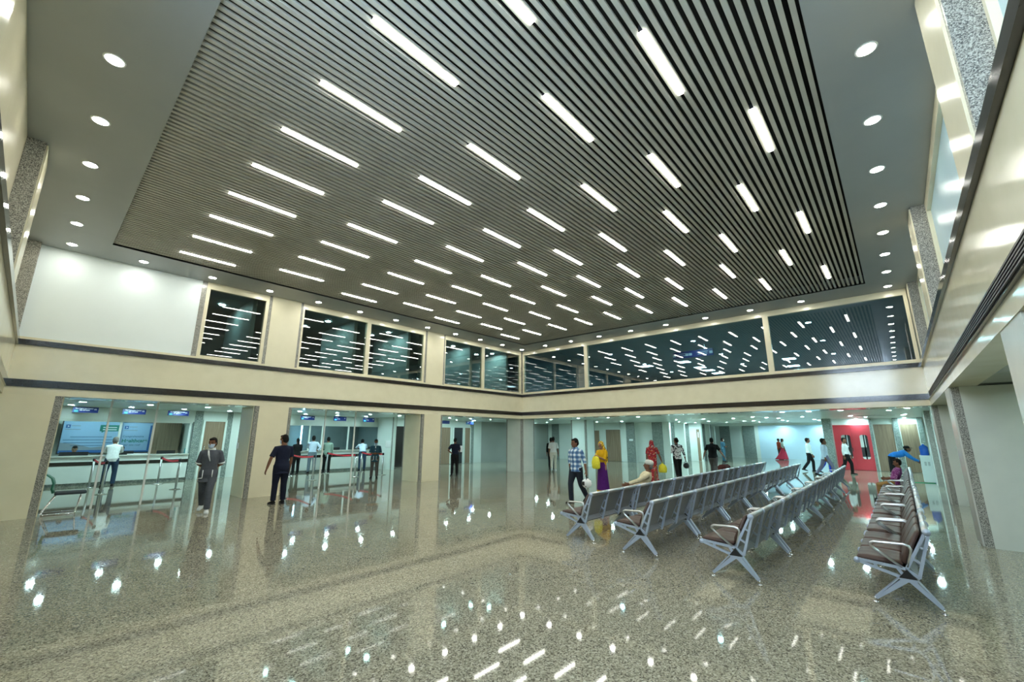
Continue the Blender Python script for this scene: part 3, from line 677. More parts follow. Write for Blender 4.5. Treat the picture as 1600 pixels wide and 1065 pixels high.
sign(568, 652.3, 585, 659.3, YS, 'blue counter sign over the empty dark window', 'Cashier', 'कैशियर', '07')
sign(686, 656.5, 702.5, 662, YS-.4, 'blue hanging sign partly hidden by the cream pillar', 'Counter', '', '')
sign(728.5, 658, 740, 663, YS-.4, 'blue hanging sign before the last brown door', 'Counter', '', '')
# wayfinding sign upstairs behind the end glass
t = thing('hanging_sign', 'long dark blue wayfinding sign behind the upper end window', 'sign', (20.2, 0, 0))
A = onx(1050, 537.5, 20.2); Bp = onx(1112, 528, 20.2)
t.location = (20.2, A.y, 0); w = A.y-Bp.y; zc_ = 5.55
obj('board', MB().box(0, .05, -w, 0, zc_-.16, zc_+.16), 'sign_blue', t)
for k, (a, c, z) in enumerate(((.12, .35, .05), (.12, .32, -.04), (.60, .88, .05), (.62, .86, -.04))): obj('lettering', MB().box(-.006, 0, -w*c, -w*a, zc_+z-.012, zc_+z+.012), 'sign_white', t)
for k, a in enumerate((.04, .36, .45, .68, .95)): obj('symbol', MB().box(-.006, 0, -w*a-.07, -w*a+.07, zc_-.07, zc_+.05), 'sign_white', t)
for a in (.2, .8): obj('hanger', MB().box(.02, .03, -w*a-.01, -w*a+.01, zc_+.16, 5.98), 'steel', t)
# monitors and things on the counters
def monitor(px, Y, label, w=.5):
    q = ony(px, 705, Y)
    t = thing('monitor', label, 'monitor', (q.x, Y, 1.03)); obj('screen', MB().rbox(-w/2, w/2, -.02, .015, .0, .13, .004), 'black_plastic', t); obj('stand', MB().box(-.06, .06, -.05, .08, 0, .012).box(-.02, .02, .01, .03, .01, .05), 'black_plastic', t); return t
monitor(116, 22.25, 'low black monitor in front of the clerk under sign 02', .75); monitor(197, 22.25, 'low black monitor beside the white-shirted man', .45); monitor(259.5, 22.25, 'low black monitor on the counter under sign 04', .6)
monitor(523, 22.25, 'low black monitor beside the leaning man', .5); monitor(573, 22.25, 'low black monitor on the counter by the dark window', .5); monitor(508, 22.25, 'low black monitor before the masked clerk', .5)
q = ony(216, 709, 21.95); t = thing('document_tray', 'pale document tray on the counter under sign 03', 'tray', (q.x, 22.27, 1.03)); obj('tray', MB().box(-.3, .3, -.12, .12, 0, .012), 'white_plastic', t); obj('rim', MB().box(-.3, .3, -.13, -.12, 0, .03).box(-.3, .3, .12, .13, 0, .03), 'white_plastic', t)
q = ony(290, 702, 22.3); t = thing('sanitiser_bottle', 'turquoise bottle on the counter near the grey stone jamb', 'bottle', (q.x, 22.3, 1.03)); noisy('turquoise', (.02, .42, .48), (.02, .38, .44), 5, .3)
obj('bottle_body', MB().tube([(0, 0, 0), (0, 0, .16), (0, 0, .2), (0, 0, .22)], [.045, .045, .03, .014], 14, (1, 0, 0)), 'turquoise', t); obj('pump', MB().tube([(0, 0, .22), (0, 0, .27), (0, -.04, .27)], .008, 8), 'white_plastic', t)
q = ony(470, 685, 24.3); tag(obj('light_tube', MB().cyl((q.x, 24.3), 1.0, 2.3, .035, 12), 'tube_glow'), 'upright glowing blue tube light inside the dark booth', 'tube light')
# wall notices and switches
def plate(name, o_, label, cat, m='paper'): return tag(o_, label, cat)
q = onx(371.5, 696, 4.378); tag(obj('switch_plate', MB().rbox(4.362, 4.378, q.y-.07, q.y+.07, q.z-.09, q.z+.09, .003), 'white_plastic'), 'white switch plate on the side of the cream pillar', 'switch')
q = ony(606.5, 693.5, 20.37); tag(obj('notice', MB().box(q.x-.16, q.x+.16, 20.372, 20.378, q.z-.18, q.z+.18), 'paper'), 'white paper notice on the pillar beside the dark door', 'notice')
q = onx(975, 686, XL-.003); tag(obj('notice', MB().box(XL-.006, XL-.002, q.y-.13, q.y+.13, q.z-.13, q.z+.13), 'poster_blue'), 'pale blue notice beside the wide brown door', 'notice')
q = onx(986, 687, XL-.05); tag(obj('notice', MB().box(XL-.05, XL-.044, q.y-.15, q.y+.15, q.z-.07, q.z+.07), 'paper'), 'small white notice on the grey stone strip', 'notice')
q = onz(636, 648, ZCOR); t = thing('security_camera', 'small dark security camera under the ceiling beside the third pillar', 'camera', (q.x, q.y, ZCOR)); obj('mount', MB().cyl((0, 0), -.1, 0, .02, 10), 'white_plastic', t); obj('camera_body', MB().tube([(-.05, .0, -.13), (.02, -.14, -.15)], .045, 12), 'black_plastic', t)
v_ = None
for k, (px, py) in enumerate(((1365, 648.5), (1212, 643), (925, 651.5), (1125, 645))):
    q = onz(px, py, ZCOR)
    lab = ['dark linear air grille in the ceiling above the brown doors', 'dark square air grille in the ceiling beyond the hall', 'dark linear air grille in the ceiling near the plaid-shirted man', 'dark linear air grille in the ceiling above the man in black'][k]
    if v_ is None:
        v_ = thing('air_grille', lab, 'air vent', q, 0, 'air grilles in the corridor ceiling'); obj('frame', MB().box(-.08, .08, -.75, .75, -.008, 0), 'white_metal', v_); obj('slots', MB().box(-.06, .06, -.73, .73, -.012, -.004), 'black_void', v_)
    else: dup(v_, q, 0, lab)
# reflection of the ceiling slats, built as dark strips along the pillar-side black band
b = MB()
for k in range(5): b.box(2.2, 15.5, YD+.032, YD+.044, Z1+.02+k*.026, Z1+.032+k*.026)
tag(obj('linear_grille', b, 'dark_metal'), 'long dark slotted grille along the black band over the pillars', 'air grille')
# ================================================================== STANCHIONS
def stanchion(x, y, label, g='belt barrier posts before the counters'):
    t = thing('stanchion', label, 'barrier post', (x, y, 0), 0, g)
    obj('base', MB().cyl((0, 0), 0, .012, .17, 24).cyl((0, 0), .01, .03, .165, 24, .06), 'chrome', t); obj('post', MB().cyl((0, 0), .02, .90, .032, 14), 'steel', t)
    obj('cap', MB().cyl((0, 0), .88, .98, .042, 14), 'black_plastic', t); return t
def belt(a, c, label):
    P = [Vector((a[0]+(c[0]-a[0])*i/8, a[1]+(c[1]-a[1])*i/8, .93-.06*math.sin(PI*i/8))) for i in range(9)]
    d = (P[-1]-P[0]).normalized(); P[0] += d*.045; P[-1] -= d*.045
    b = MB(); b.rings([[(p.x, p.y-.0, p.z-.03), (p.x+d.y*.004, p.y-d.x*.004, p.z-.03), (p.x+d.y*.004, p.y-d.x*.004, p.z+.03), (p.x, p.y, p.z+.03)] for p in P], smooth=False)
    return tag(obj('barrier_belt', b, 'red_belt'), label, 'barrier belt', 'red barrier belts')
pairs = [((1.66, 20.75), (1.76, 18.34), 'beside the white-shirted old man'), ((3.47, 20.64), (3.57, 18.27), 'in front of sign 04'), ((7.97, 20.36), (7.95, 17.95), 'behind the two men at the counter'),
         ((9.81, 20.75), (9.80, 18.0), 'behind the leaning man'), ((11.45, 20.5), (11.2, 18.1), 'beside the uniformed worker')]
for k, (a, c, w_) in enumerate(pairs):
    stanchion(*a, 'chrome barrier post by the counter, %s' % w_); stanchion(*c, 'chrome barrier post nearer the hall, %s' % w_); belt(a, c, 'red barrier belt %s' % w_)
# ================================================================== GREEN CHAIR
t = thing('cantilever_chair', 'dark chair with green back and chrome sled legs beside the end pillar', 'chair', (.77, 14.62, 0), R(-3))
for s in (-.23, .23):
    obj('leg', MB().tube([(-.12, s, .42), (-.30, s, .03), (-.27, s, .013), (.22, s, .013), (.25, s, .03), (.30, s, .41)], .012, 10), 'chrome', t)
obj('crossbar', MB().tube([(-.28, -.23, .013), (-.28, .23, .013)], .012, 8), 'chrome', t)
obj('seat', MB().rbox(-.15, .38, -.24, .24, .42, .475, .02), 'dark_fabric', t)
b = MB(); RR = []
for x, z, h_ in ((-.17, .46, .17), (-.20, .56, .22), (-.19, .68, .235), (-.23, .79, .23), (-.33, .875, .20)):
    RR.append([(x+.03*(1-abs(j)/3.), j/3*h_, z) for j in range(-3, 4)]+[(x-.025, j/3*h_, z) for j in range(3, -4, -1)])
b.rings(RR); obj('backrest', b, 'green_plastic', t)
# ================================================================== WATER DISPENSER
t = thing('water_dispenser', 'white water dispenser with vent slots beside the grey stone pillar', 'water dispenser', (24.22, -.60, 0), R(0))
obj('body', MB().rbox(-.17, .17, -.18, .17, .02, 1.05, .012), 'white_plastic', t)
for k in range(2):
    for j in range(7): obj('vent_slot', MB().box(-.173, -.168, -.10+k*.10, -.035+k*.10, .66+j*.022, .668+j*.022), 'dark_metal', t)
obj('tap_panel', MB().box(-.12, .12, .165, .175, .65, .95), 'dark_metal', t); obj('tap', MB().tube([(0, .17, .82), (0, .22, .82), (0, .22, .77)], .012, 8), 'blue_bottle', t)
def bottle(x, y, z, label):
    q = thing('water_bottle', label, 'water bottle', (x, y, z)); zz = [(0, .02), (.0, .12), (.03, .135), (.10, .135), (.115, .127), (.13, .135), (.22, .135), (.235, .127), (.25, .135), (.32, .135), (.37, .10), (.40, .035), (.44, .03)]
    obj('bottle_body', MB().tube([(0, 0, a) for a, r_ in zz], [max(r_, .02) for a, r_ in zz], 20, (1, 0, 0)), 'blue_bottle', q); obj('cap', MB().cyl((0, 0), .44, .465, .034, 12), 'white_plastic', q); return q
q = bottle(24.22, -.60, 1.05, 'blue water bottle standing on the white dispenser'); q = bottle(24.62, -.86, 0, 'dark blue water bottle on the floor behind the white dispenser'); bottle(24.62, -.86, .47, 'blue water bottle stacked on another behind the dispenser')
tag(obj('glass_panel', MB().box(23.88, 23.892, -.74, .05, .0, 2.4), 'clear_glass'), 'clear glass panel with green lower edge before the white dispenser', 'glass panel')
obj('edge_strip', MB().box(23.87, 23.90, -.74, .05, .0, .02), 'glass_green', bpy.data.objects['glass_panel'])
# folded bag on the far bench
q = ony(1141, 730, 4.25)
t = thing('travel_bag', 'dark red-brown bag standing on the bench behind the man in black', 'bag', (q.x, 4.42, .455)); obj('bag_body', MB().rbox(-.30, .30, -.11, .14, .0, .42, .05), 'leather', t)
obj('handle', MB().tube([(-.12, .02, .41), (-.10, .02, .48), (.10, .02, .48), (.12, .02, .41)], .012, 8), 'black_plastic', t)
# ================================================================== PEOPLE
def remesh(name, mb, vox, smooth=3, material=None, parent=None):
    o = obj(name, mb, None)
    a = o.modifiers.new('r', 'REMESH'); a.mode = 'VOXEL'; a.voxel_size = vox; a.use_smooth_shade = True
    b = o.modifiers.new('s', 'SMOOTH'); b.factor = .5; b.iterations = smooth
    dg = bpy.context.evaluated_depsgraph_get(); me = bpy.data.meshes.new_from_object(o.evaluated_get(dg)); me.name = name
    old = o.data; o.modifiers.clear(); o.data = me; bpy.data.meshes.remove(old)
    for p in me.polygons: p.use_smooth = True
    if material: me.materials.clear(); me.materials.append(MT[material])
    if parent: o.parent = parent
    return o
V = Vector
def rotv(v, yaw=0., pitch=0.):      # pitch > 0 tips forward (x axis towards -z), yaw > 0 turns to the left
    c, s = math.cos(pitch), math.sin(pitch); v = V((v.x*c+v.z*s, v.y, -v.x*s+v.z*c))
    c, s = math.cos(yaw), math.sin(yaw); return V((v.x*c-v.y*s, v.x*s+v.y*c, v.z))
def nrm(t): return V(t).normalized()
WALK = dict(legs=(((.36, .0, -.93), (-.05, 0, -1)), ((-.20, 0, -.98), (-.60, 0, -.80))))
WALK2 = dict(legs=(((-.20, 0, -.98), (-.60, 0, -.80)), ((.36, 0, -.93), (-.05, 0, -1))))
STAND = dict(legs=(((.03, .05, -1), (-.03, .02, -1)), ((.03, -.05, -1), (-.03, -.02, -1))))
SIT = dict(legs=(((.98, .10, -.12), (-.05, .02, -1)), ((.98, -.10, -.12), (-.05, -.02, -1))), seat=True)
DOWN = ((.04, .14, -1), (.16, .06, -1))
def person(label, x, y, rel=None, face=None, H=1.68, pose=STAND, lean=0., arms=(DOWN, None), head=(0, 0), shirt='white_cloth', trousers='jeans', sleeve=1., hem=.82,
           shoe='shoe_black', hair='hair', skin='skin', mask=None, far=False, skirt=None, collar=None, cuff=None, scarf=None, cap=None, z=0., build=1., extras=None, mask_col='mask_blue', hairlen=0, group=None):
    if face is None: face = math.degrees(math.atan2(y, x))+rel
    k = H/1.70
    t = thing('person', label, 'person', (x, y, z), R(face), group)
    vox = .011 if far else .0085
    # ---- joints
    hipz = .90; ank = []
    legs = pose['legs']; hips = [V((0, .088, hipz)), V((0, -.088, hipz))]; J = []
    for i in range(2):
        a, c = legs[i]; kn = hips[i]+nrm(a)*.42; an = kn+nrm(c)*.41; J.append([hips[i], kn, an])
    low = min(j[2].z for j in J); dz = .085-low
    for j in J:
        for q in range(3): j[q] = j[q]+V((0, 0, dz))
    hz = hipz+dz
    L = R(lean)
    def T(xx, yy, zz):              # torso space (standing heights) to body space, leaning about the hips
        h_ = zz-.90; b = L*min(1., max(0., h_/.30)); p = rotv(V((xx, yy, h_)), 0, b) if h_ > 0 else V((xx, yy, h_))
        return p+V((0, 0, hz))
    prof = [(.80, .0, .085, .075), (.86, 0, .145, .105), (.93, -.005, .165, .115), (1.00, .0, .152, .103), (1.08, .005, .140, .098), (1.18, .008, .150, .106), (1.28, .008, .165, .113), (1.34, .0, .166, .105), (1.385, -.006, .142, .086), (1.425, -.012, .085, .062), (1.48, -.008, .056, .055)]
    prof = [(a, b, c*build, d*build) for a, b, c, d in prof]
    def torso(M, z0, z1, inf, flare=0.):
        pts = [q for q in prof if z0 < q[0] < z1]
        def at(zz):
            for (a, b) in zip(prof, prof[1:]):
                if a[0] <= zz <= b[0]: u = (zz-a[0])/(b[0]-a[0]); return tuple(a[i]+(b[i]-a[i])*u for i in range(4))
            return prof[0] if zz < prof[0][0] else prof[-1]
        lo = at(max(z0, .80)); pts = [(z0, lo[1], max(lo[2], .155*build), max(lo[3], .112*build)) if z0 < .95 else (z0,)+lo[1:]]+pts+[(z1,)+at(z1)[1:]]
        M.tube([T(q[1], 0, q[0]) for q in pts], [(q[2]+inf+flare*max(0, (1.0-q[0])), q[3]+inf+flare*max(0, 1.0-q[0])) for q in pts], 20, (0, 1, 0))
    B = MB()
    torso(B, .80, 1.475, 0)
    neck0 = T(-.008, 0, 1.46); ny, np_ = R(head[0]), R(head[1])
    hb = T(.012, 0, 1.515)           # base of the skull
    def HD(v): return hb+rotv(rotv(V(v), 0, L*.35+np_), ny, 0)
    B.tube([T(-.012, 0, 1.42), neck0, HD((.0, 0, .03))], [.062, .056, .055], 14)
    hp = [(-.035, .045, .018, .020), (-.028, .04, .034, .034), (.0, .026, .066, .054), (.04, .010, .088, .067), (.085, .002, .097, .074), (.125, -.002, .099, .077), (.16, -.006, .088, .070), (.185, -.01, .066, .054), (.200, -.012, .035, .03)]
    B.rings([[HD((c+rx*math.cos(j*PI/9), ry*math.sin(j*PI/9), zz)) for j in range(18)] for zz, c, rx, ry in hp])
    B.tube([HD((.094, 0, .085)), HD((.116, 0, .042)), HD((.098, 0, .034))], [.011, .0165, .012], 8)
    for s in (1, -1): B.ell(HD((-.005, s*.077, .065)), (.022, .010, .034), 8, 6)
    # ---- arms
    A = list(arms)
    if A[1] is None: A[1] = A[0]
    AJ = []
    for i, s in ((0, 1), (1, -1)):
        ua, fa = A[i]; sh = T(-.005, s*.176*build, 1.372)
        el = sh+nrm((ua[0], ua[1]*s, ua[2]))*.285; fd = nrm((fa[0], fa[1]*s, fa[2])); wr = el+fd*.25; AJ.append((sh, el, wr, fd))
        B.tube([T(0, s*.08, 1.39), sh, sh+(el-sh)*.5, el, el+(wr-el)*.35, wr], [.052, .052, .045, .038, .039, .027], 12)
        # hand: palm, five fingers, thumb from the side of the palm
        side = fd.cross(V((0, 0, 1)))
        if side.length < .3: side = V((1, 0, 0))
        side.normalize(); nn = side.cross(fd).normalized(); inn = V((0, -s, 0)); inn = (inn-fd*inn.dot(fd)); inn = inn.normalized() if inn.length > .2 else nn
        wd = fd.cross(inn).normalized()
        if wd.x < 0: wd = -wd        # thumb side points forward
        pe = wr+fd*.095
        B.tube([wr-fd*.01, wr+fd*.03, pe], [(.026, .018), (.038, .017), (.040, .014)], 12, wd)
        for q, (o_, ln) in enumerate(((.031, .066), (.011, .075), (-.010, .070), (-.030, .054))):
            p0 = pe-fd*.015+wd*o_; p1 = p0+fd*ln*.55+wd*o_*.12+inn*.006; p2 = p1+(fd*.8+inn*.6).normalized()*ln*.5
            B.tube([p0, p1, p2], [.0090, .0085, .0072], 8, None, True)
        p0 = wr+fd*.03+wd*.030; p1 = p0+(fd*.75+wd*.65+inn*.25).normalized()*.042; p2 = p1+(fd*.95+wd*.2+inn*.3).normalized()*.034
        B.tube([p0, p1, p2], [.0125, .0105, .0085], 8, None, True)
    # ---- legs and feet
    for i, (hp_, kn, an) in enumerate(J):
        B.tube([hp_+V((0, 0, .04)), hp_+(kn-hp_)*.25, hp_+(kn-hp_)*.6, kn, kn+(an-kn)*.3, kn+(an-kn)*.7, an], [.088*build, .086*build, .070*build, .054, .055, .042, .036], 14)
        tilt = 0. if an.z < .13 else min(.75, (an.z-.085)*3.5)
        def FT(v): return an+rotv(V(v), (.16 if i == 0 else -.16), tilt)
        B.tube([FT((-.055, 0, -.045)), FT((.0, 0, -.035)), FT((.08, 0, -.055)), FT((.15, 0, -.066)), FT((.17, 0, -.068))], [(.030, .035), (.036, .045), (.042, .026), (.040, .016), (.028, .012)], 12, (0, 1, 0))
        if not (skirt and skirt[2] < .1):
            sh_ = MB(); sh_.tube([FT((-.075, 0, -.045)), FT((-.05, 0, -.04)), FT((.0, 0, -.028)), FT((.08, 0, -.05)), FT((.15, 0, -.060)), FT((.185, 0, -.064))], [(.030, .030), (.040, .042), (.044, .052), (.049, .034), (.047, .024), (.030, .018)], 14, (0, 1, 0))
            so = MB(); so.tube([FT((-.085, 0, -.075)), FT((.05, 0, -.075)), FT((.19, 0, -.075))], [(.036, .012), (.050, .010), (.036, .010)], 12, (0, 1, 0))
            q = obj('shoe', sh_, shoe, t); obj('sole', so, 'rubber' if shoe != 'shoe_white' else 'shoe_white', q)
    body = remesh('body', B, vox, 2, skin, t)
    for s in (1, -1): obj('eye', MB().ell(HD((.090, s*.032, .082)), (.010, .014, .008), 8, 6), 'eye', t)
    for s in (1, -1): obj('eyebrow', MB().tube([HD((.092, s*.015, .104)), HD((.093, s*.032, .110)), HD((.080, s*.050, .104))], .005, 6), hair, t)
    if not mask: obj('mouth', MB().ell(HD((.090, 0, .006)), (.008, .022, .006), 8, 6), 'lip', t)
    # ---- hair
    if hair and not cap and not scarf:
        M = MB(); M.ell(HD((-.022, 0, .118)), (.098, .084, .102), 16, 12); M.ell(HD((-.045, 0, .075)), (.068, .080, .085), 14, 10); M.ell(HD((.045, 0, .168)), (.055, .062, .035), 12, 8)
        if hairlen: M.ell(HD((-.07, 0, .02-hairlen*.3)), (.05, .06, .09+hairlen*.5), 12, 8)
        remesh('hair', M, .010, 2, hair, t)
    if cap == 'skull':
        M = MB(); RR = [[HD((-.008+r_*.104*math.cos(j*PI/10), r_*.086*math.sin(j*PI/10), zz)) for j in range(20)] for zz, r_ in ((.095, 1.0), (.15, 1.0), (.185, .9), (.205, .66), (.212, .25))]
        M.rings(RR); obj('skull_cap', M, 'off_white', t)
        M = MB(); M.ell(HD((-.040, 0, .055)), (.064, .078, .075), 14, 10); obj('hair', M, 'grey_hair', t)
    if cap == 'peak':
        M = MB(); RR = [[HD((-.008+r_*.106*math.cos(j*PI/10), r_*.088*math.sin(j*PI/10), zz)) for j in range(20)] for zz, r_ in ((.10, 1.0), (.15, 1.0), (.185, .9), (.205, .66), (.212, .25))]
        M.rings(RR); c_ = obj('peaked_cap', M, 'black_cloth', t)
        M = MB(); M.tube([HD((.07, 0, .115)), HD((.13, 0, .11)), HD((.175, 0, .095))], [(.07, .012), (.066, .010), (.045, .008)], 12, (0, 1, 0)); obj('peak', M, 'black_cloth', c_)
        M = MB(); M.ell(HD((-.040, 0, .055)), (.064, .078, .075), 14, 10); obj('hair', M, 'hair', t)
    if mask:
        M = MB(); RR = []
        for zz, c, rx, ry in ((-.036, .045, .034, .034), (-.02, .035, .058, .050), (.01, .022, .082, .062), (.045, .012, .103, .070), (.062, .010, .100, .071)):
            RR.append([HD((c+(rx+.004)*math.cos(a), (ry+.004)*math.sin(a), zz)) for a in [(-1.35+2.7*j/14) for j in range(15)]]+[HD((c+(rx-.006)*math.cos(a), (ry-.006)*math.sin(a), zz)) for a in [(1.35-2.7*j/14) for j in range(15)]])
        M.rings(RR); obj('face_mask', M, mask_col, t)
    # ---- clothes
    if shirt:
        M = MB(); inf = .018
        torso(M, hem, 1.445, inf, .10 if hem < .9 else 0)
        for (sh, el, wr, fd), s in zip(AJ, (1, -1)):
            if sleeve <= 1.0001:
                P = [T(0, s*.07, 1.385), sh, sh+(el-sh)*min(1, sleeve*1.0)*.55, sh+(el-sh)*sleeve]; Q = [.064, .067, .064, .060+.008*(sleeve < .9)]
            else:
                u = sleeve-1; P = [T(0, s*.07, 1.385), sh, sh+(el-sh)*.5, el, el+(wr-el)*u*.5, el+(wr-el)*u]; Q = [.064, .066, .062, .053, .049, .042]
            M.tube(P, Q, 14, None)
        ob = remesh('shirt', M, .012, 3, shirt, t)
        if cuff:
            for (sh, el, wr, fd) in AJ:
                e = sh+(el-sh)*sleeve; d = (el-sh).normalized(); obj('cuff', MB().tube([e-d*.012, e+d*.022], .0715, 16), cuff, ob)
    if collar:
        M = MB(); M.rings([[T(-.01+r_*.9*math.cos(j*PI/9), r_*math.sin(j*PI/9), zz) for j in range(18)] for zz, r_ in ((1.435, .098), (1.455, .076), (1.49, .070), (1.485, .062), (1.45, .066))], cap=False)
        obj('collar', M, collar, t)
    if trousers:
        M = MB(); torso(M, .80, 1.03, .012)
        M.ell(T(-.0, 0, .86), (.125*build, .16*build, .11), 14, 8)
        for (hp_, kn, an) in J:
            e = an+(kn-an).normalized()*.005; M.tube([hp_+V((0, 0, .05)), hp_+(kn-hp_)*.25, hp_+(kn-hp_)*.6, kn, kn+(e-kn)*.5, e], [.105*build, .104*build, .088*build, .073, .070, .066], 14)
        remesh('trousers', M, .012, 3, trousers, t)
    if skirt:                        # (material, waist height, hem height, hem radius, trail, border material)
        mt, z1, z0, rr, tr = skirt[:5]; RR = []; n_ = 48
        for i in range(13):
            u = i/12; zz = z1+(z0-z1)*u; r_ = .155+(rr-.155)*u**1.1 if u > .12 else .150+.2*u
            RR.append([V((.0+(r_*.88)*math.cos(a)*(1+.035*u*math.cos(9*a))-(tr*u*u if math.cos(a) < 0 else 0)*abs(math.cos(a)), r_*math.sin(a)*(1+.05*u*math.cos(11*a)), zz+(hz-.90)*(1-u))) for a in [j*2*PI/n_ for j in range(n_)]])
        sk = obj('skirt', MB().rings(RR), mt, t)
        if len(skirt) > 5:
            RR2 = [[p+V((p.x, p.y, 0)).normalized()*.006 for p in r_] for r_ in RR[11:]]; obj('border', MB().rings(RR2, cap=False), skirt[5], sk)
    if scarf:                        # head cloth falling down the back
        M = MB(); M.ell(HD((-.026, 0, .105)), (.112, .098, .118), 18, 12); M.ell(HD((-.05, 0, .04)), (.085, .10, .12), 16, 10)
        lo = scarf[1]; M.tube([HD((-.045, 0, .06)), T(-.075, 0, 1.46), T(-.085, 0, 1.36), T(-.085, 0, 1.2), T(-.085, 0, lo)], [(.10, .085), (.12, .07), (.185, .075), (.185, .07), (.18, .06)], 18, (0, 1, 0))
        remesh('head_scarf', M, .011, 3, scarf[0], t)
    t.scale = (k, k, k)
    hand = [AJ[i][2]+AJ[i][3]*.09 for i in range(2)]
    mw = Matrix.Translation((x, y, z)) @ Matrix.Rotation(R(face), 4, 'Z') @ Matrix.Scale(k, 4)
    return dict(root=t, hand=[mw @ h_ for h_ in hand], wrist=[mw @ AJ[i][2] for i in range(2)], T=T, HD=HD, mw=mw, face=face, k=k)

# ---- things carried
def helmet(p, face, label, c1, c2):
    t = thing('motorcycle_helmet', label, 'helmet', p, R(face))
    M = MB(); RR = []
    for i in range(10):
        a = -PI*.36+PI*.84*i/9; r_ = math.cos(a)
        RR.append([(.135*r_*math.cos(b), .118*r_*math.sin(b), .125*math.sin(a)) for b in [j*2*PI/22 for j in range(22)]])
    M.rings(RR, cap=True); obj('shell', M, c1, t)
    v = MB(); v.rings([[((.138+d)*math.cos(b)*q, (.121+d)*math.sin(b)*q, z) for b in [-1.2+2.4*j/14 for j in range(15)]]+[((.128)*math.cos(b)*q, (.112)*math.sin(b)*q, z) for b in [1.2-2.4*j/14 for j in range(15)]] for z, q, d in ((-.045, .95, 0), (.0, 1., .003), (.05, .93, 0))]); obj('visor', v, 'black_plastic', t)
    obj('stripe', MB().tube([(-.13, 0, .02), (-.085, 0, .098), (0, 0, .124), (.085, 0, .098)], [(.03, .006)]*4, 8, (0, 1, 0)), c2, t)
    obj('strap', MB().tube([(.02, .10, -.09), (.0, .06, .14), (0, 0, .205), (0, -.06, .14), (.02, -.10, -.09)], .010, 8), 'black_cloth', t); return t
def carrier(p, face, label, w=.15, h_=.36, m='yellow_bag'):
    t = thing('carrier_bag', label, 'bag', p, R(face)); RR = []
    random.seed(3)
    for z, a, d in ((-.0, .05, .03), (-.08, .8, .04), (-h_*.55, 1.05, .065), (-h_*.9, 1.0, .06), (-h_, .85, .03)):
        RR.append([(w*a*math.cos(b)*(1+.10*random.random()), (d+.01)*math.sin(b)*(1+.35*random.random()), z) for b in [j*2*PI/18 for j in range(18)]])
    obj('bag_body', MB().rings(RR), m, t); obj('handle', MB().tube([(-.03, 0, -.02), (-.02, 0, .05), (.02, 0, .05), (.03, 0, -.02)], .006, 6), m, t); return t
def sheet(p, face, label, w=.11, h_=.15, tilt=.3):
    t = tag(obj('paper_sheet', MB().box(-.002, .002, -w, w, -h_, h_), 'paper'), label, 'paper'); t.location = p; t.rotation_euler = (0, tilt, R(face)); return t
def rest(pt): return pt
FWD = ((.25, .06, -1), (.9, -.1, .1))
LEANARM = ((.75, .15, -.65), (.85, -.25, -.15))
HIP = ((-.25, .55, -.8), (.15, -.75, -.6))
BACK = ((-.25, .22, -1), (-.35, -.75, -.35))
# hall
P1 = person('young man in a grey tunic with white trim and face mask walking through the hall', 3.0, 12.35, 172, H=1.69, pose=WALK, arms=(BACK, BACK), head=(-18, 2), shirt='charcoal', trousers='charcoal', sleeve=.86, hem=.70, shoe='shoe_white', mask=1, cuff='white_cloth', collar='white_cloth')
t = P1['root']; T = P1['T']
sh = [c for c in t.children if c.name.startswith('shirt')][0]
b = MB(); b.tube([T(.112, -.05, 1.43), T(.135, -.03, 1.33), T(.134, .015, 1.18)], [(.016, .006), (.02, .006), (.008, .006)], 8, (0, 1, 0)); obj('placket', b, 'white_cloth', sh)
for s in (1, -1):
    b = MB(); b.tube([T(.128, s*.095, .98), T(.134, s*.095, .80)], [(.010, .006)]*2, 8, (0, 1, 0)); b.tube([T(.138, s*.095, .80), T(.085, s*.175, .79)], [(.006, .010)]*2, 8, (0, 1, 0)); obj('pocket_trim', b, 'white_cloth', sh)
P2 = person('man in navy short-sleeved shirt and dark trousers walking away, face turned aside', 4.67, 12.47, 22, H=1.74, pose=STAND, arms=(((-.05, .42, -1), (.16, .22, -1)), ((.0, .12, -1), (.20, .0, -1))), head=(28, 4), shirt='navy', trousers='navy_trouser', sleeve=.80, hem=.74, mask=1, build=1.06)
P5 = person('man in blue plaid shirt and dark jeans holding a helmet', 10.2, 6.78, 142, H=1.69, pose=WALK2, arms=(((-.15, .30, -1), (.10, .22, -1)), ((.0, .1, -1), (.08, -.1, -1))), head=(-22, 4), shirt='plaid', trousers='dark_jeans', sleeve=1.25, hem=.84, collar='plaid', build=1.05)
h_ = P5['hand'][0]; helmet(h_+V((0, 0, -.22)), P5['face']-60, 'white and black motorcycle helmet held by the man in plaid', 'white_plastic', 'black_plastic')
P6 = person('woman in mustard top and purple skirt with a patterned yellow head scarf', 12.5, 7.3, 140, H=1.56, pose=STAND, arms=(((.35, .12, -1), (.75, -.35, .35)), ((.3, .12, -1), (.75, -.5, .45))), head=(10, 24), shirt='mustard', trousers=None, sleeve=1.0, hem=.92, skirt=('purple', 1.02, .025, .23, .0, 'mustard'), scarf=('mustard_print', 1.0), skin='fair_skin', build=.95)
carrier((P6['hand'][0]+P6['hand'][1])/2+V((0, 0, .02)), P6['face']+80, 'yellow plastic bag held by the woman in purple', .16, .42)
P8 = person('woman in red floral head cloth and sari seen from behind', 17.0, 7.62, -4, H=1.60, pose=WALK, arms=(((-.05, .15, -1), (.1, .05, -1)), ((.05, .42, -1), (.2, .32, -1))), shirt='red_floral', trousers=None, sleeve=.8, hem=.9, skirt=('red_floral', 1.02, .03, .21, .06), scarf=('red_floral', .55))
carrier(P8['hand'][1]+V((0, 0, -.02)), P8['face']+90, 'yellow plastic bag in the hand of the woman in red', .15, .36)
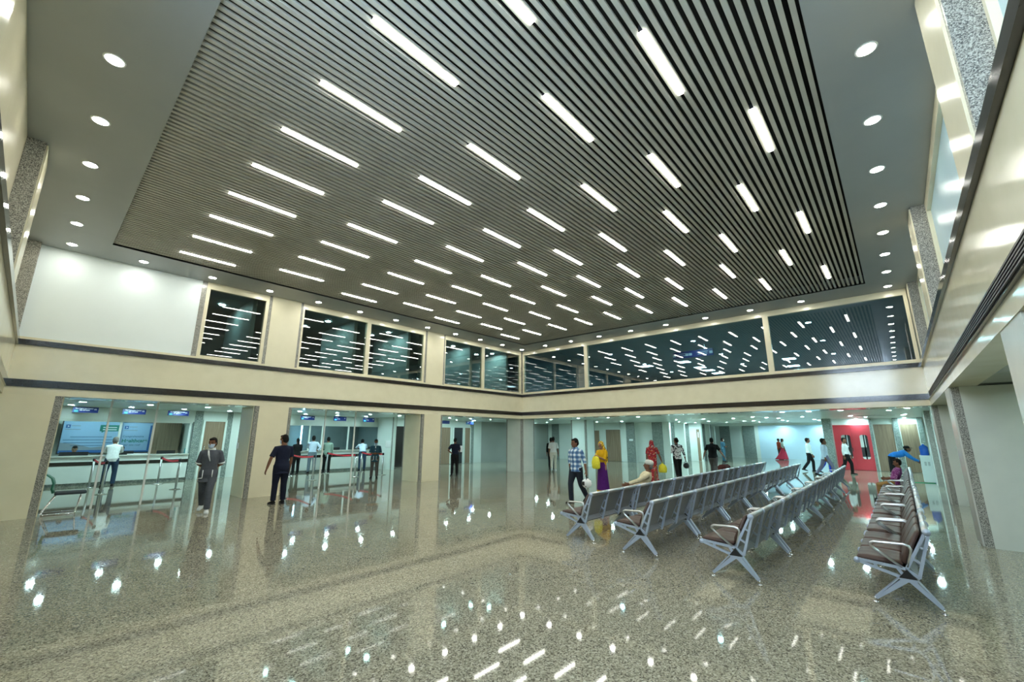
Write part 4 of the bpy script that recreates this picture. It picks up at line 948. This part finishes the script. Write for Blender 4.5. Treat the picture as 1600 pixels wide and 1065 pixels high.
P9 = person('man in black and white print shirt carrying a black helmet', 18.8, 7.3, 8, H=1.70, pose=WALK2, arms=(((.05, .10, -1), (.8, -.2, .5)), ((.0, .32, -1), (.12, .22, -1))), head=(38, 4), shirt='black_white_print', trousers='black_cloth', sleeve=1.7, hem=.84)
helmet(P9['hand'][1]+V((0, 0, -.21)), P9['face']-40, 'black motorcycle helmet in the hand of the man in print shirt', 'black_plastic', 'dark_metal')
P10 = person('man in black polo shirt and grey trousers walking away with arms out', 20.6, 6.4, -8, H=1.70, pose=WALK, arms=(((.0, .45, -1), (.15, .35, -1)), ((-.1, .55, -1), (.1, .6, -1))), shirt='black_cloth', trousers='grey_brown', sleeve=.75, hem=.86, build=1.1, skin='fair_skin', collar='black_cloth')
# bench sitters
P7 = person('seated elderly man in cream tunic and white skull cap', 9.42, 4.54, face=118, H=1.58, pose=dict(legs=(((.93, .16, .18), (.1, -.25, -1)), ((.98, -.10, -.12), (-.05, -.02, -1)))), lean=-20, z=0., build=1.12, arms=(((.75, .40, -.40), (.95, .0, -.30)), ((.45, .35, -.85), (.85, -.3, -.2))), shirt='cream_cloth', trousers='off_white', sleeve=1.9, hem=.82, cap='skull', hair='grey_hair', head=(0, -4))
P11 = person('seated boy in purple print shirt and mustard trousers at the bench end', 16.63, .33, face=92, H=1.46, pose=SIT, lean=-17, arms=(((.35, .15, -.9), (.85, -.3, -.1)), None), shirt='violet_print', trousers='tan', sleeve=1.5, hem=.86, head=(0, 14))
# counters
P3 = person('old man in white shirt and jeans leaning on the counter under sign 02', 2.12, 20.9, 0, H=1.70, pose=dict(legs=(((-.16, .08, -1), (-.10, .0, -1)), ((-.02, -.10, -1), (-.18, 0, -1)))), lean=20, arms=(LEANARM, LEANARM), head=(0, 10), shirt='white_cloth', trousers='jeans', sleeve=1.7, hem=.84, hair='grey_hair', far=True)
P12 = person('man in white shirt and grey-blue trousers standing at the counter', 9.25, 21.15, 4, H=1.72, arms=(LEANARM, HIP), lean=6, shirt='blue_white_cloth', trousers='grey_blue', sleeve=1.6, hem=.95, far=True)
P13 = person('man in sage green jacket and black trousers at the counter', 10.0, 21.2, -2, H=1.66, lean=8, head=(15, 12), arms=(LEANARM, DOWN), shirt='sage', trousers='black_cloth', sleeve=1.9, hem=.78, far=True)
P14 = person('man in pale blue shirt and jeans leaning far over the counter', 11.75, 20.95, 8, H=1.66, pose=dict(legs=(((-.10, .08, -1), (-.12, .0, -1)), ((-.22, -.06, -1), (-.02, 0, -1)))), lean=34, head=(0, 8), arms=(((.85, .35, -.45), (.5, -.7, -.2)), ((.85, .25, -.5), (.5, -.7, -.2))), shirt='blue_white_cloth', trousers='jeans', sleeve=1.4, hem=.95, far=True)
P15 = person('person in dark clothes at the counter, half hidden by the cream pillar', 8.55, 21.2, 25, H=1.60, arms=(((.4, .2, -.9), (.7, -.4, .5)), None), shirt='black_cloth', trousers='black_cloth', sleeve=1.8, hem=.75, far=True, hairlen=.2)
P16 = person('uniformed worker in grey tunic and face mask with hands joined', 10.07, 16.9, 178, H=1.58, arms=(((.15, .22, -1), (.75, -.75, -.05)), None), head=(0, 14), shirt='teal_uniform', trousers='grey_brown', sleeve=.95, hem=.72, mask=1, cuff='white_cloth', collar='white_cloth', far=True)
b = MB(); b.tube([P16['T'](.118, 0, 1.42), P16['T'](.134, 0, 1.2)], [(.018, .006)]*2, 8, (0, 1, 0))
sh = [c for c in P16['root'].children if c.name.startswith('shirt')][0]; obj('placket', b, 'white_cloth', sh)
for s in (1, -1):
    b = MB(); b.tube([P16['T'](.140, s*.055, .98), P16['T'](.150, s*.06, .80), P16['T'](.125, s*.13, .79)], .010, 8); obj('pocket_trim', b, 'white_cloth', sh)
q = ony(116, 704, 22.9)
def clerk(px, py, Y, label, **k):
    q = ony(px, py, Y); H = k.pop('H', 1.62)
    return person(label, q.x, Y, face=-90+k.pop('turn', 0), H=H, pose=SIT, z=q.z-1.30*H/1.70, far=True, **k)
clerk(117, 699, 23.05, 'seated clerk with dark hair behind the monitor under sign 02', shirt='navy', trousers='black_cloth', head=(0, 22), skin='fair_skin')
clerk(190.5, 699, 23.05, 'masked clerk beside the white-shirted old man', shirt='navy', trousers='black_cloth', mask=1, skin='fair_skin', turn=-20)
clerk(517, 700.5, 23.05, 'masked clerk at the dark window beside the leaning man', shirt='black_cloth', trousers='black_cloth', mask=1, head=(0, 10))
for nm in [o for o in bpy.data.objects if o.name.startswith('person') and 'clerk' in o.get('label', '')]:
    t = thing('office_chair', 'dark office chair of the ' + nm['label'].replace('seated ', ''), 'chair', (nm.location.x, nm.location.y+.05, 0), 0, 'office chairs in the counter booths')
    zs = nm.location.z+.50*nm.scale.x-.08
    obj('seat', MB().rbox(-.22, .22, -.26, .2, zs-.07, zs, .02), 'dark_fabric', t); obj('post', MB().cyl((0, 0), .06, zs-.06, .03, 12), 'dark_metal', t)
    bs = MB(); [bs.tube([(0, 0, .07), (.26*math.cos(a), .26*math.sin(a), .03)], [.025, .02], 8) for a in [i*2*PI/5 for i in range(5)]]; obj('base', bs, 'dark_metal', t)
P17 = person('man in navy polo and black trousers holding a paper beside the dark door', 13.2, 15.35, 10, H=1.64, arms=(HIP, ((.2, .2, -1), (.9, .15, .1))), head=(-12, 12), shirt='navy', trousers='black_cloth', sleeve=.75, hem=.95, far=True)
sheet(P17['hand'][1]+V((.02, -.02, .06)), P17['face'], 'white sheet in the hand of the man in the navy polo')
P18 = person('man in white shirt and pale trousers walking away beyond the hall', 18.6, 13.75, -2, H=1.72, pose=WALK2, arms=(((.0, .14, -1), (.35, .0, -1)), ((.0, .18, -1), (.15, .1, -1))), head=(6, 0), shirt='white_cloth', trousers='off_white', sleeve=.85, hem=.93, shoe='shoe_white', far=True)
P19 = person('person in black walking close beside the man in white and pale trousers', 19.2, 14.35, 0, H=1.68, pose=WALK, shirt='black_cloth', trousers='black_cloth', sleeve=1.6, hem=.85, far=True)
P20 = person('far worker in blue-green uniform and mask near the grey stone strip', 33.8, 9.75, -60, H=1.64, pose=STAND, arms=(((.15, .22, -1), (.75, -.75, -.05)), None), shirt='teal_uniform', trousers='teal_uniform', sleeve=.9, hem=.75, mask=1, mask_col='white_cloth', far=True)
P21 = person('woman in wide crimson skirt near the far blue wall', 40.3, 7.15, -70, H=1.62, pose=WALK, arms=(DOWN, None), shirt='pale_shirt', trousers=None, sleeve=1.0, hem=.95, skirt=('crimson', 1.02, .03, .36, .40), far=True, hairlen=.2)
P22 = person('person in orange top just behind the woman in crimson', 40.9, 7.52, -60, H=1.60, pose=STAND, shirt='orange_cloth', trousers='grey_brown', sleeve=1.8, hem=.8, far=True)
P23 = person('man in pale shirt and black trousers walking nearest the far blue wall', 27.6, 3.75, -82, H=1.70, pose=WALK, arms=(((-.2, .1, -1), (.1, .0, -1)), ((.2, .1, -1), (.3, 0, -1))), shirt='pale_shirt', trousers='black_cloth', sleeve=1.8, hem=.95, far=True)
P24 = person('man in bluish white shirt and lilac-grey trousers striding past the benches', 24.6, 2.75, -78, H=1.72, pose=dict(legs=(((-.35, 0, -.94), (-.55, 0, -.80)), ((.50, 0, -.86), (.1, 0, -1)))), arms=(((.2, .1, -1), (.35, .0, -1)), ((-.2, .1, -1), (.1, 0, -1))), shirt='blue_white_cloth', trousers='lilac_grey', sleeve=1.8, hem=.80, far=True)
P25 = person('person in white top and bright blue trousers behind the striding man', 26.6, 2.95, -80, H=1.60, pose=WALK2, shirt='blue_white_cloth', trousers='royal', sleeve=1.7, hem=.86, far=True)
P26 = person('man in white shirt and black trousers walking before the red door', 26.9, 2.15, -100, H=1.72, pose=WALK, arms=(((.25, .1, -1), (.35, .0, -1)), ((-.2, .1, -1), (.05, 0, -1))), head=(-10, 0), shirt='white_cloth', trousers='black_cloth', sleeve=1.8, hem=.95, far=True)
P27 = person('man in bright blue shirt and black cap bending to the water dispenser', 24.1, .42, face=-78, H=1.70, pose=dict(legs=(((-.10, .07, -1), (-.04, .0, -1)), ((-.10, -.07, -1), (-.04, 0, -1)))), lean=60, head=(0, -26), arms=(((.75, .1, -.75), (.85, -.05, -.6)), ((.7, .1, -.8), (.85, -.1, -.5))), shirt='blue_shirt', trousers='black_cloth', sleeve=1.9, hem=.93, cap='peak', far=True)

# ================================================================== RENDER SETTINGS
W = bpy.data.worlds.new('world'); S.world = W; W.use_nodes = True
W.node_tree.nodes['Background'].inputs[0].default_value = (.05, .06, .07, 1); W.node_tree.nodes['Background'].inputs[1].default_value = 1.
S.view_settings.view_transform = 'Standard'; S.view_settings.look = 'None'; S.view_settings.gamma = 1; S.view_settings.use_curve_mapping = False
S.view_settings.exposure = 1.5
S.cycles.use_denoising = True; S.cycles.max_bounces = 8; S.cycles.diffuse_bounces = 4; S.cycles.glossy_bounces = 4; S.cycles.transparent_max_bounces = 12
S.cycles.sample_clamp_indirect = 6.; S.cycles.caustics_reflective = False; S.cycles.caustics_refractive = False; S.cycles.use_light_tree = True
